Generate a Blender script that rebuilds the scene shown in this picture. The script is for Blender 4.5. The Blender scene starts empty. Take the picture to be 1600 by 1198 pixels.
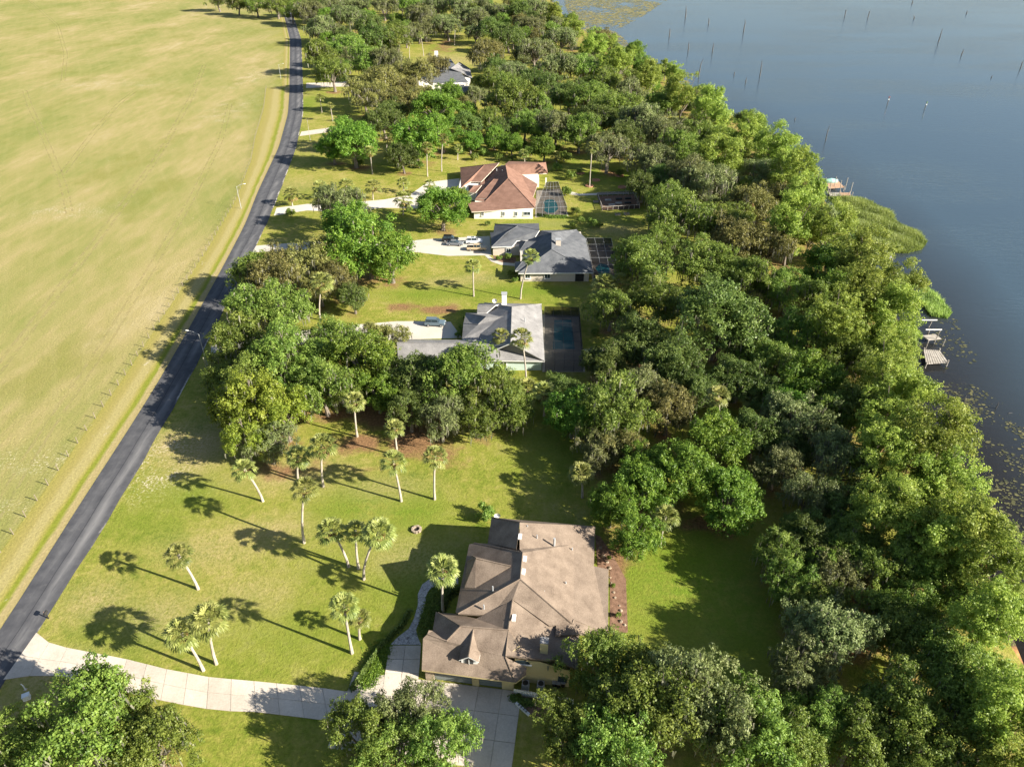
import bpy, math, random
import numpy as np
from mathutils import Vector
R_ = math.radians
random.seed(7); rng = np.random.default_rng(7)
S = bpy.context.scene; COL = S.collection
# ------------------------------------------------------------ camera, sky, sun, exposure
CAM_H, PITCH, FOC = 80.0, R_(34), 1110.0       # metres, radians, focal length in pixels of a 1600 px wide picture
cd = bpy.data.cameras.new('camera'); cam = bpy.data.objects.new('camera', cd); COL.objects.link(cam)
cam.location = (0, 0, CAM_H); cam.rotation_euler = (R_(90) - PITCH, 0, 0)
cd.sensor_width = 36; cd.lens = 36 * FOC / 1600; cd.clip_start = 1; cd.clip_end = 30000
S.camera = cam
SUN_EL, SUN_AZ = R_(27), R_(22)                 # shadows fall towards (-cos az, sin az)
TO_SUN = Vector((math.cos(SUN_AZ) * math.cos(SUN_EL), -math.sin(SUN_AZ) * math.cos(SUN_EL), math.sin(SUN_EL)))
W = bpy.data.worlds.new('World'); S.world = W; W.use_nodes = True
wn = W.node_tree; sky = wn.nodes.new('ShaderNodeTexSky'); sky.sky_type = 'NISHITA'; sky.sun_disc = False
sky.sun_elevation = SUN_EL; sky.sun_rotation = math.atan2(TO_SUN.x, TO_SUN.y)
sky.air_density = 1.0; sky.dust_density = 1.0
bg = wn.nodes['Background']; wn.links.new(sky.outputs[0], bg.inputs[0]); bg.inputs[1].default_value = 0.055
sd = bpy.data.lights.new('sun', 'SUN'); sun = bpy.data.objects.new('sun', sd); COL.objects.link(sun)
sd.energy = 5.0; sd.angle = R_(0.5); sd.color = (1.0, 0.93, 0.80)
sun.rotation_euler = TO_SUN.to_track_quat('Z', 'Y').to_euler()
S.view_settings.view_transform = 'Standard'; S.view_settings.look = 'None'
S.view_settings.exposure = 1.5; S.view_settings.gamma = 1
S.render.engine = 'CYCLES'

# ------------------------------------------------------------ helpers
def G(px, py, z=0.0):
    """ground (or height z) point that stands behind a photo pixel"""
    u = (px - 800) / FOC; v = (py - 599) / FOC
    t = (CAM_H - z) / (math.sin(PITCH) + v * math.cos(PITCH))
    return (u * t, (math.cos(PITCH) - v * math.sin(PITCH)) * t, z)
def depth(px, py, z=0.0):
    v = (py - 599) / FOC
    return (CAM_H - z) / (math.sin(PITCH) + v * math.cos(PITCH))
def me(name, V, F):
    m = bpy.data.meshes.new(name); m.from_pydata([tuple(v) for v in V], [], F); m.update(); return m
def link(name, data, parent=None, mat=None, loc=None):
    o = bpy.data.objects.new(name, data); COL.objects.link(o)
    if mat is not None and data is not None: data.materials.append(mat)
    if parent is not None: o.parent = parent
    if loc is not None: o.location = loc
    return o
def tag(o, label, cat, group=None):
    o['label'] = label; o['category'] = cat
    if group: o['group'] = group
    return o
def thing(name, loc, label, cat, group=None, rz=0.0):
    o = bpy.data.objects.new(name, None); COL.objects.link(o); o.location = loc; o.rotation_euler = (0, 0, rz)
    o.empty_display_size = 0.3
    return tag(o, label, cat, group)
def origin(o):
    p = Vector((0, 0, 0))
    while o is not None: p = p + Vector(o.location); o = o.parent
    return p
def part(name, parent, V, F, mat):
    """a part whose vertices are given in world metres (parent not rotated)"""
    p = origin(parent); V = [(v[0] - p.x, v[1] - p.y, v[2] - p.z) for v in V]
    return link(name, me(name, V, F), parent, mat)
def struct(name, V, F, mat, parent=None):
    o = link(name, me(name, V, F), parent, mat)
    if parent is None: o['kind'] = 'structure'
    return o
class MB:
    def __init__(s): s.V = []; s.F = []
    def add(s, V, F):
        n = len(s.V); s.V += [tuple(v) for v in V]; s.F += [tuple(i + n for i in f) for f in F]; return s
    def box(s, c, d, rz=0.0):
        x, y, z = d[0] / 2, d[1] / 2, d[2] / 2; ca, sa = math.cos(rz), math.sin(rz)
        V = [(c[0] + a * x * ca - b * y * sa, c[1] + a * x * sa + b * y * ca, c[2] + e * z)
             for e in (-1, 1) for a, b in ((-1, -1), (1, -1), (1, 1), (-1, 1))]
        return s.add(V, [(3, 2, 1, 0), (4, 5, 6, 7), (0, 1, 5, 4), (1, 2, 6, 5), (2, 3, 7, 6), (3, 0, 4, 7)])
    def tube(s, P, Rr, n=6, cap=True):
        P = [Vector(p) for p in P]; V = []; F = []
        for i, p in enumerate(P):
            d = (P[min(i + 1, len(P) - 1)] - P[max(i - 1, 0)]).normalized()
            a = d.cross(Vector((0.3, 0.95, 0.1)) if abs(d.z) > .9 else Vector((0, 0, 1))).normalized(); b = d.cross(a)
            r = Rr[i] if hasattr(Rr, '__len__') else Rr
            for k in range(n):
                t = 2 * math.pi * k / n; V.append(p + a * (r * math.cos(t)) + b * (r * math.sin(t)))
        for i in range(len(P) - 1):
            for k in range(n):
                F.append((i * n + k, i * n + (k + 1) % n, (i + 1) * n + (k + 1) % n, (i + 1) * n + k))
        if cap: F.append(tuple(range(n - 1, -1, -1))); F.append(tuple((len(P) - 1) * n + k for k in range(n)))
        return s.add(V, F)
    def part(s, name, parent, mat): return part(name, parent, s.V, s.F, mat)
    def mesh(s, name): return me(name, s.V, s.F)

# ------------------------------------------------------------ materials
def new_mat(name):
    m = bpy.data.materials.new(name); m.use_nodes = True; n = m.node_tree; n.nodes.clear()
    return m, n.nodes, n.links
def noise(N, L, vec, scale, detail=4.0, rough=.6):
    t = N.new('ShaderNodeTexNoise'); t.inputs['Scale'].default_value = scale
    t.inputs['Detail'].default_value = detail; t.inputs['Roughness'].default_value = rough
    if vec is not None: L.new(vec, t.inputs['Vector'])
    return t.outputs['Fac']
def ramp(N, L, fac, stops):
    r = N.new('ShaderNodeValToRGB'); e = r.color_ramp.elements
    while len(e) > 1: e.remove(e[-1])
    e[0].position = stops[0][0]; e[0].color = (*stops[0][1], 1)
    for p, c in stops[1:]:
        x = e.new(p); x.color = (*c, 1)
    if fac is not None: L.new(fac, r.inputs[0])
    return r.outputs[0]
def mix(N, L, fac, a, b, mode='MIX'):
    m = N.new('ShaderNodeMix'); m.data_type = 'RGBA'; m.blend_type = mode
    for sock, val in ((m.inputs[0], fac), (m.inputs[6], a), (m.inputs[7], b)):
        if isinstance(val, (int, float)): sock.default_value = val
        elif isinstance(val, tuple): sock.default_value = (*val, 1)
        else: L.new(val, sock)
    return m.outputs[2]
def math_(N, L, op, a, b=0.0, clamp=False):
    m = N.new('ShaderNodeMath'); m.operation = op; m.use_clamp = clamp
    for i, v in enumerate((a, b)):
        if isinstance(v, (int, float)): m.inputs[i].default_value = v
        else: L.new(v, m.inputs[i])
    return m.outputs[0]
def sstep(N, L, x, lo, hi):
    m = N.new('ShaderNodeMapRange'); m.interpolation_type = 'SMOOTHSTEP'
    L.new(x, m.inputs[0]); m.inputs[1].default_value = lo; m.inputs[2].default_value = hi
    return m.outputs[0]
def pos(N, L, sx=1, sy=1, sz=1, rz=0.0, obj=False):
    if obj: src = N.new('ShaderNodeTexCoord').outputs['Object']
    else: src = N.new('ShaderNodeNewGeometry').outputs['Position']
    mp = N.new('ShaderNodeMapping'); mp.inputs['Scale'].default_value = (sx, sy, sz); mp.inputs['Rotation'].default_value = (0, 0, rz)
    L.new(src, mp.inputs[0]); return mp.outputs[0]
def bump(N, L, h, strength, dist):
    b = N.new('ShaderNodeBump'); b.inputs['Strength'].default_value = strength; b.inputs['Distance'].default_value = dist
    L.new(h, b.inputs['Height']); return b.outputs[0]
def finish(m, N, L, col, rough=.85, nrm=None, spec=.3, metal=0.0):
    b = N.new('ShaderNodeBsdfPrincipled'); o = N.new('ShaderNodeOutputMaterial')
    if isinstance(col, tuple): b.inputs['Base Color'].default_value = (*col, 1)
    else: L.new(col, b.inputs['Base Color'])
    b.inputs['Roughness'].default_value = rough; b.inputs['Specular IOR Level'].default_value = spec
    b.inputs['Metallic'].default_value = metal
    if nrm is not None: L.new(nrm, b.inputs['Normal'])
    L.new(b.outputs[0], o.inputs[0]); return m
def pmat(name, c0, c1, scale=.6, rough=.85, fine=6.0, bmp=.3, spec=.25, sx=1, sy=1, metal=0.0):
    """two-tone weathered surface: broad noise plus fine grain"""
    m, N, L = new_mat(name); p = pos(N, L, sx, sy, 1)
    f = math_(N, L, 'ADD', math_(N, L, 'MULTIPLY', noise(N, L, p, scale, 5), .6), math_(N, L, 'MULTIPLY', noise(N, L, p, fine, 3), .4))
    c = ramp(N, L, f, [(.33, c0), (.67, c1)])
    return finish(m, N, L, c, rough, bump(N, L, noise(N, L, p, fine, 3), bmp, .03), spec, metal)
def leaf_mat(name, stops, trans=.3, hue=.03):
    m, N, L = new_mat(name)
    at = N.new('ShaderNodeAttribute'); at.attribute_name = 'tint'
    oi = N.new('ShaderNodeObjectInfo')
    c = ramp(N, L, at.outputs['Fac'], stops)
    hs = N.new('ShaderNodeHueSaturation'); L.new(c, hs.inputs['Color'])
    L.new(math_(N, L, 'ADD', math_(N, L, 'MULTIPLY', oi.outputs['Random'], hue), .5 - hue / 2), hs.inputs['Hue'])
    L.new(math_(N, L, 'ADD', math_(N, L, 'MULTIPLY', oi.outputs['Random'], .4), .8), hs.inputs['Value'])
    d = N.new('ShaderNodeBsdfPrincipled'); d.inputs['Roughness'].default_value = .5; d.inputs['Specular IOR Level'].default_value = .35
    t = N.new('ShaderNodeBsdfTranslucent'); x = N.new('ShaderNodeMixShader'); x.inputs[0].default_value = trans
    L.new(hs.outputs[0], d.inputs['Base Color']); L.new(hs.outputs[0], t.inputs['Color'])
    L.new(d.outputs[0], x.inputs[1]); L.new(t.outputs[0], x.inputs[2])
    o = N.new('ShaderNodeOutputMaterial'); L.new(x.outputs[0], o.inputs[0]); return m
M = {}
M['oak'] = leaf_mat('oak_leaf', [(0, (.08, .14, .022)), (.5, (.19, .27, .046)), (1, (.31, .385, .08))], .45, .035)
M['dark'] = leaf_mat('dark_oak_leaf', [(0, (.055, .095, .02)), (.5, (.13, .19, .04)), (1, (.215, .27, .065))], .4, .03)
M['mossy'] = leaf_mat('mossy_oak_leaf', [(0, (.105, .13, .045)), (.5, (.205, .24, .082)), (1, (.32, .34, .14))], .4, .04)
M['bright'] = leaf_mat('fresh_leaf', [(0, (.065, .13, .014)), (.5, (.15, .255, .03)), (1, (.27, .37, .05))], .42, .035)
M['lime'] = leaf_mat('lime_leaf', [(0, (.10, .15, .016)), (.5, (.24, .305, .036)), (1, (.37, .42, .06))], .42)
M['gold'] = leaf_mat('olive_gold_leaf', [(0, (.10, .11, .030)), (.5, (.225, .22, .062)), (1, (.36, .335, .11))], .4)
M['cypress'] = leaf_mat('cypress_leaf', [(0, (.13, .19, .030)), (.5, (.27, .355, .058)), (1, (.42, .48, .095))], .48, .025)
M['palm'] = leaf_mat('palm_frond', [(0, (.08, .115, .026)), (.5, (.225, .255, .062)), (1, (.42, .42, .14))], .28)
M['deadfrond'] = leaf_mat('dry_palm_frond', [(0, (.12, .08, .03)), (.5, (.30, .21, .07)), (1, (.45, .33, .12))], .2)
M['moss'] = leaf_mat('spanish_moss', [(0, (.10, .10, .07)), (.5, (.18, .175, .125)), (1, (.27, .26, .19))], .3, .01)
M['reed'] = leaf_mat('reed', [(0, (.13, .19, .04)), (.5, (.28, .38, .085)), (1, (.44, .52, .15))], .45)
M['mat'] = leaf_mat('floating_mat', [(0, (.14, .15, .05)), (.5, (.30, .28, .09)), (1, (.46, .40, .15))], .1)
M['lily'] = leaf_mat('lily_pad', [(0, (.04, .045, .022)), (.5, (.11, .11, .045)), (1, (.24, .22, .09))], .1)
M['bark'] = pmat('oak_bark', (.10, .08, .065), (.27, .23, .19), 1.2, .95, 9, .8)
M['palmbark'] = pmat('palm_bark', (.26, .22, .18), (.48, .43, .36), 1.0, .95, 9, .6)
M['snag'] = pmat('weathered_snag', (.06, .055, .05), (.16, .15, .14), 1.0, .9, 9, .6)
M['wood'] = pmat('grey_timber', (.24, .21, .18), (.50, .46, .41), .8, .9, 7, .4)
M['deckwood'] = pmat('brown_timber', (.30, .18, .11), (.50, .34, .23), .8, .9, 7, .4)
M['post'] = pmat('fence_post', (.13, .105, .075), (.28, .24, .18), 1.5, .95, 9, .5)
M['roof_brown'] = pmat('brown_shingle', (.125, .094, .072), (.27, .21, .162), .5, .92, 7, .9, .15)
M['roof_grey'] = pmat('grey_shingle', (.145, .14, .14), (.30, .29, .285), .5, .92, 6, .9, .15)
M['roof_dark'] = pmat('charcoal_shingle', (.075, .08, .09), (.165, .17, .18), .5, .92, 6, .9, .15)
M['roof_red'] = pmat('red_brown_shingle', (.15, .083, .06), (.285, .165, .122), .5, .92, 6, .9, .15)
M['cream'] = pmat('cream_stucco', (.50, .40, .20), (.60, .49, .27), .5, .9, 8, .2)
M['whitewall'] = pmat('white_stucco', (.70, .66, .58), (.80, .77, .70), .4, .9, 8, .2)
M['tanwall'] = pmat('tan_stucco', (.50, .43, .35), (.60, .53, .45), .4, .9, 8, .2)
M['greenwall'] = pmat('pale_green_siding', (.42, .52, .47), (.52, .61, .55), .4, .9, 8, .2)
M['white'] = pmat('white_paint', (.68, .67, .64), (.82, .81, .78), .8, .6, 8, .1)
M['stone'] = pmat('ledge_stone', (.22, .17, .12), (.45, .37, .28), 2.5, .95, 9, .7)
M['darkmetal'] = pmat('dark_bronze', (.02, .02, .02), (.045, .042, .04), 1, .5, 8, .1)
M['steel'] = pmat('galvanised_steel', (.27, .275, .28), (.42, .43, .44), 1, .45, 8, .1, .5)
M['garage'] = pmat('garage_door', (.15, .17, .165), (.20, .22, .215), .7, .6, 8, .1)
M['mulch'] = pmat('red_mulch', (.10, .055, .035), (.30, .18, .12), 1.5, 1, 7, 1)
M['rubber'] = pmat('tyre_rubber', (.012, .012, .012), (.03, .03, .03), 2, .8, 9, .2)
M['brick'] = pmat('orange_brick', (.30, .14, .08), (.45, .24, .15), 1, .95, 8, .5)
def glass_mat(name, col):
    m, N, L = new_mat(name); return finish(m, N, L, col, .08, None, .6)
M['glass'] = glass_mat('window_glass', (.03, .045, .055))
def paint(name, col): m, N, L = new_mat(name); return finish(m, N, L, col, .28, None, .5)
# concrete
def concrete(name, c0, c1):
    m, N, L = new_mat(name); p = pos(N, L)
    f = math_(N, L, 'ADD', math_(N, L, 'MULTIPLY', noise(N, L, p, .25, 6, .65), .6), math_(N, L, 'MULTIPLY', noise(N, L, p, 5, 3), .4))
    c = ramp(N, L, f, [(.3, c0), (.7, c1)])
    oi = N.new('ShaderNodeObjectInfo'); hs = N.new('ShaderNodeHueSaturation'); L.new(c, hs.inputs['Color'])
    L.new(math_(N, L, 'ADD', math_(N, L, 'MULTIPLY', oi.outputs['Random'], .16), .92), hs.inputs['Value'])
    return finish(m, N, L, hs.outputs[0], .9, bump(N, L, noise(N, L, p, 6, 3), .2, .02), .2)
M['concrete'] = concrete('concrete', (.40, .345, .28), (.62, .55, .47))
M['joint'] = concrete('concrete_joint', (.30, .26, .21), (.40, .35, .29))
M['whitecrete'] = concrete('pale_concrete', (.44, .40, .34), (.60, .555, .48))
def pavers():
    m, N, L = new_mat('grey_pavers'); v = N.new('ShaderNodeTexVoronoi'); v.inputs['Scale'].default_value = 2.6
    L.new(pos(N, L), v.inputs['Vector']); f = N.new('ShaderNodeTexVoronoi'); f.feature = 'DISTANCE_TO_EDGE'; f.inputs['Scale'].default_value = 2.6
    L.new(pos(N, L), f.inputs['Vector'])
    c = ramp(N, L, v.outputs['Color'], [(0, (.32, .31, .31)), (1, (.56, .53, .50))])
    c = mix(N, L, sstep(N, L, f.outputs['Distance'], .0, .07), (.16, .15, .14), c)
    return finish(m, N, L, c, .9)
M['pavers'] = pavers()
def asphalt():
    m, N, L = new_mat('asphalt'); g = N.new('ShaderNodeAttribute'); g.attribute_name = 'across'
    p = pos(N, L); ps = pos(N, L, .9, .12, 1)
    u = g.outputs['Fac']                       # 0 at the field side, 1 at the house side
    t1 = math_(N, L, 'SUBTRACT', 1, math_(N, L, 'MULTIPLY', math_(N, L, 'ABSOLUTE', math_(N, L, 'SUBTRACT', u, .70)), 5), True)
    t2 = math_(N, L, 'SUBTRACT', 1, math_(N, L, 'MULTIPLY', math_(N, L, 'ABSOLUTE', math_(N, L, 'SUBTRACT', u, .27)), 6), True)
    w = math_(N, L, 'MULTIPLY', math_(N, L, 'ADD', t1, math_(N, L, 'MULTIPLY', t2, .55)), sstep(N, L, noise(N, L, ps, .35, 5, .7), .36, .66))
    c = ramp(N, L, noise(N, L, p, .5, 5), [(.3, (.055, .056, .063)), (.7, (.088, .088, .095))])
    c = mix(N, L, math_(N, L, 'MULTIPLY', w, .95, True), c, (.20, .195, .195)); c = mix(N, L, math_(N, L, 'MULTIPLY', sstep(N, L, noise(N, L, p, .9, 5, .75), .5, .72), .35), c, (.15, .147, .147))
    seam = sstep(N, L, math_(N, L, 'ABSOLUTE', math_(N, L, 'SUBTRACT', u, .5)), .004, .016)
    c = mix(N, L, seam, (.035, .035, .04), c)
    edge = math_(N, L, 'MULTIPLY', sstep(N, L, math_(N, L, 'ADD', u, math_(N, L, 'MULTIPLY', noise(N, L, p, 1.2, 4), .12)), .99, 1.06), sstep(N, L, noise(N, L, pos(N, L, 1, .6), .16, 4), .50, .60))
    c = mix(N, L, edge, c, (.48, .44, .38))
    return finish(m, N, L, c, .85, bump(N, L, noise(N, L, p, 9, 2), .3, .02), .25)
M['asphalt'] = asphalt()
def ground_mat():
    m, N, L = new_mat('grass_ground'); at = N.new('ShaderNodeAttribute'); at.attribute_name = 'zone'
    sp = N.new('ShaderNodeSeparateColor'); L.new(at.outputs['Color'], sp.inputs[0])
    at2 = N.new('ShaderNodeAttribute'); at2.attribute_name = 'zone2'
    sp2 = N.new('ShaderNodeSeparateColor'); L.new(at2.outputs['Color'], sp2.inputs[0])
    fld, lit, tan = sp.outputs; grn, bare, bed = sp2.outputs
    p = pos(N, L); fine = noise(N, L, p, 2.2, 5, .75); mid = noise(N, L, p, .16, 6, .65); big = noise(N, L, p, .035, 4, .6)
    # mown lawn
    lf = math_(N, L, 'ADD', math_(N, L, 'MULTIPLY', mid, .5), math_(N, L, 'MULTIPLY', big, .5))
    mot = noise(N, L, p, .7, 5, .7); lf = math_(N, L, 'ADD', math_(N, L, 'MULTIPLY', lf, .6), math_(N, L, 'MULTIPLY', mot, .4))
    lawn = ramp(N, L, lf, [(.36, (.115, .165, .018)), (.44, (.185, .215, .030)), (.51, (.265, .26, .052)), (.58, (.34, .295, .09)), (.66, (.41, .34, .15))])
    lawn = mix(N, L, math_(N, L, 'MULTIPLY', grn, sstep(N, L, mot, .28, .6)), lawn, (.135, .205, .018))
    lawn = mix(N, L, math_(N, L, 'MULTIPLY', tan, sstep(N, L, fine, .3, .6)), lawn, (.40, .31, .17))
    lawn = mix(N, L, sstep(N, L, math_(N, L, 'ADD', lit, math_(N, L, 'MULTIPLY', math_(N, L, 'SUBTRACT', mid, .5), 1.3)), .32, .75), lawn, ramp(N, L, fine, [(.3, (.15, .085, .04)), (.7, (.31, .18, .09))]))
    # pasture, streaked along the mowing direction
    pd = pos(N, L, 1, .42, 1, R_(33)); pst = noise(N, L, pd, .022, 8, .62); ps2 = noise(N, L, pos(N, L, 1, .22, 1, R_(30)), .25, 5, .7)
    pf = math_(N, L, 'ADD', math_(N, L, 'MULTIPLY', pst, .68), math_(N, L, 'MULTIPLY', ps2, .32))
    past = ramp(N, L, pf, [(.36, (.195, .22, .055)), (.44, (.25, .25, .075)), (.51, (.305, .275, .10)), (.57, (.36, .30, .13)), (.66, (.43, .355, .19))])
    past = mix(N, L, math_(N, L, 'MULTIPLY', sstep(N, L, noise(N, L, pos(N, L, 1, .6), .045, 4), .52, .68), .6), past, (.215, .215, .05))
    wv = N.new('ShaderNodeTexWave'); wv.inputs['Scale'].default_value = .055; wv.inputs['Distortion'].default_value = 2.5; wv.inputs['Detail'].default_value = 2; wv.inputs['Detail Scale'].default_value = .3
    L.new(pos(N, L, 1, 1, 1, R_(-28)), wv.inputs['Vector'])
    past = mix(N, L, math_(N, L, 'MULTIPLY', sstep(N, L, wv.outputs['Fac'], .80, .98), .07), past, (.42, .36, .17))
    wn_ = math_(N, L, 'MULTIPLY', sstep(N, L, noise(N, L, pos(N, L, 1, .6), 1.3, 3, .8), .66, .70), sstep(N, L, noise(N, L, p, .03, 3), .52, .60))
    past = mix(N, L, wn_, past, (.66, .58, .46))
    c = mix(N, L, fld, lawn, past)
    c = mix(N, L, math_(N, L, 'MULTIPLY', bare, sstep(N, L, math_(N, L, 'ADD', math_(N, L, 'MULTIPLY', mid, .5), fine), .80, .90)), c, (.60, .53, .43))
    v = ramp(N, L, fine, [(.25, (.62, .62, .62)), (.75, (1.22, 1.22, 1.22))])
    c = mix(N, L, .8, c, v, 'MULTIPLY'); v2 = ramp(N, L, noise(N, L, p, 7, 3, .8), [(.25, (.7, .7, .7)), (.75, (1.22, 1.22, 1.22))]); c = mix(N, L, .7, c, v2, 'MULTIPLY')
    return finish(m, N, L, c, .95, bump(N, L, fine, .7, .25), .1)
M['ground'] = ground_mat()
def verge_mat():
    m, N, L = new_mat('verge'); g = N.new('ShaderNodeAttribute'); g.attribute_name = 'across'
    p = pos(N, L); u = math_(N, L, 'ADD', g.outputs['Fac'], math_(N, L, 'MULTIPLY', math_(N, L, 'SUBTRACT', noise(N, L, pos(N, L, 1, .3), .4, 4), .5), .16))
    c = ramp(N, L, u, [(0, (.28, .25, .065)), (.25, (.30, .255, .085)), (.36, (.35, .30, .125)), (.52, (.345, .295, .12)), (.62, (.30, .265, .07)), (.68, (.205, .225, .03)), (.74, (.20, .22, .03)), (.82, (.36, .29, .14)), (.93, (.33, .27, .12)), (1, (.30, .26, .09))])
    pz = sstep(N, L, noise(N, L, pos(N, L, 1, .35), .8, 4, .8), .60, .70)
    c = mix(N, L, math_(N, L, 'MULTIPLY', math_(N, L, 'MULTIPLY', pz, sstep(N, L, noise(N, L, p, .05, 2), .45, .6)), .7), c, (.58, .50, .40))
    c = mix(N, L, .8, c, ramp(N, L, noise(N, L, p, 2.2, 5, .75), [(.25, (.62, .62, .62)), (.75, (1.22, 1.22, 1.22))]), 'MULTIPLY')
    return finish(m, N, L, c, .95, bump(N, L, noise(N, L, p, 2.2, 5), .6, .2), .1)
M['verge'] = verge_mat()
def water_mat():
    m, N, L = new_mat('lake_water')
    p1 = pos(N, L, .35, 1.0, 1, R_(-8)); h = math_(N, L, 'ADD', math_(N, L, 'MULTIPLY', noise(N, L, p1, .8, 3), .7), math_(N, L, 'MULTIPLY', noise(N, L, p1, 2.2, 2), .3))
    calm = sstep(N, L, noise(N, L, pos(N, L, .35, 1), .022, 3), .40, .62)
    b = N.new('ShaderNodeBump'); b.inputs['Distance'].default_value = .5; L.new(h, b.inputs['Height'])
    L.new(math_(N, L, 'ADD', math_(N, L, 'MULTIPLY', calm, .30), .14), b.inputs['Strength'])
    gl = N.new('ShaderNodeBsdfGlossy'); gl.inputs['Roughness'].default_value = .16; gl.inputs['Color'].default_value = (.92, .95, 1, 1); L.new(b.outputs[0], gl.inputs['Normal'])
    tr = N.new('ShaderNodeBsdfTransparent'); tr.inputs['Color'].default_value = (.50, .42, .34, 1)
    df = N.new('ShaderNodeBsdfDiffuse'); at = N.new('ShaderNodeAttribute'); at.attribute_name = 'shallow'; L.new(mix(N, L, at.outputs['Fac'], (.060, .094, .122), (.040, .030, .021)), df.inputs['Color'])
    x1 = N.new('ShaderNodeMixShader'); L.new(math_(N, L, 'ADD', math_(N, L, 'MULTIPLY', at.outputs['Fac'], .45), .22), x1.inputs[0]); L.new(df.outputs[0], x1.inputs[1]); L.new(tr.outputs[0], x1.inputs[2])
    fr = N.new('ShaderNodeFresnel'); fr.inputs['IOR'].default_value = 1.33; L.new(b.outputs[0], fr.inputs['Normal'])
    x = N.new('ShaderNodeMixShader'); L.new(fr.outputs[0], x.inputs[0]); L.new(x1.outputs[0], x.inputs[1]); L.new(gl.outputs[0], x.inputs[2])
    o = N.new('ShaderNodeOutputMaterial'); L.new(x.outputs[0], o.inputs[0]); return m
M['water'] = water_mat()
def track_mat():
    m, N, L = new_mat('pressed_grass'); d = N.new('ShaderNodeBsdfDiffuse'); d.inputs['Color'].default_value = (.40, .345, .16, 1); t = N.new('ShaderNodeBsdfTransparent'); x = N.new('ShaderNodeMixShader')
    L.new(math_(N, L, 'MULTIPLY', sstep(N, L, noise(N, L, pos(N, L), .35, 4, .7), .36, .66), .5), x.inputs[0]); L.new(t.outputs[0], x.inputs[1]); L.new(d.outputs[0], x.inputs[2])
    o = N.new('ShaderNodeOutputMaterial'); L.new(x.outputs[0], o.inputs[0]); return m
M['track'] = track_mat()
def bed_mat():
    m, N, L = new_mat('lake_bed'); p = pos(N, L); at = N.new('ShaderNodeAttribute'); at.attribute_name = 'near'
    c = ramp(N, L, noise(N, L, p, .5, 5, .7), [(.3, (.05, .038, .024)), (.7, (.13, .095, .06))])
    c = mix(N, L, math_(N, L, 'MULTIPLY', at.outputs['Fac'], sstep(N, L, noise(N, L, p, .16, 4), .53, .64)), c, (.62, .30, .11))
    return finish(m, N, L, c, .95)
M['bed'] = bed_mat()
def pool_mat():
    m, N, L = new_mat('pool_water'); p = pos(N, L)
    return finish(m, N, L, (.045, .28, .32), .06, bump(N, L, noise(N, L, p, 1.5, 3), .15, .1), .5)
M['pool'] = pool_mat()
def screen_mat():
    m, N, L = new_mat('insect_screen'); d = N.new('ShaderNodeBsdfDiffuse'); d.inputs['Color'].default_value = (.012, .013, .015, 1)
    t = N.new('ShaderNodeBsdfTransparent'); x = N.new('ShaderNodeMixShader'); x.inputs[0].default_value = .42
    L.new(d.outputs[0], x.inputs[1]); L.new(t.outputs[0], x.inputs[2]); o = N.new('ShaderNodeOutputMaterial'); L.new(x.outputs[0], o.inputs[0]); return m
M['screen'] = screen_mat()
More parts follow.
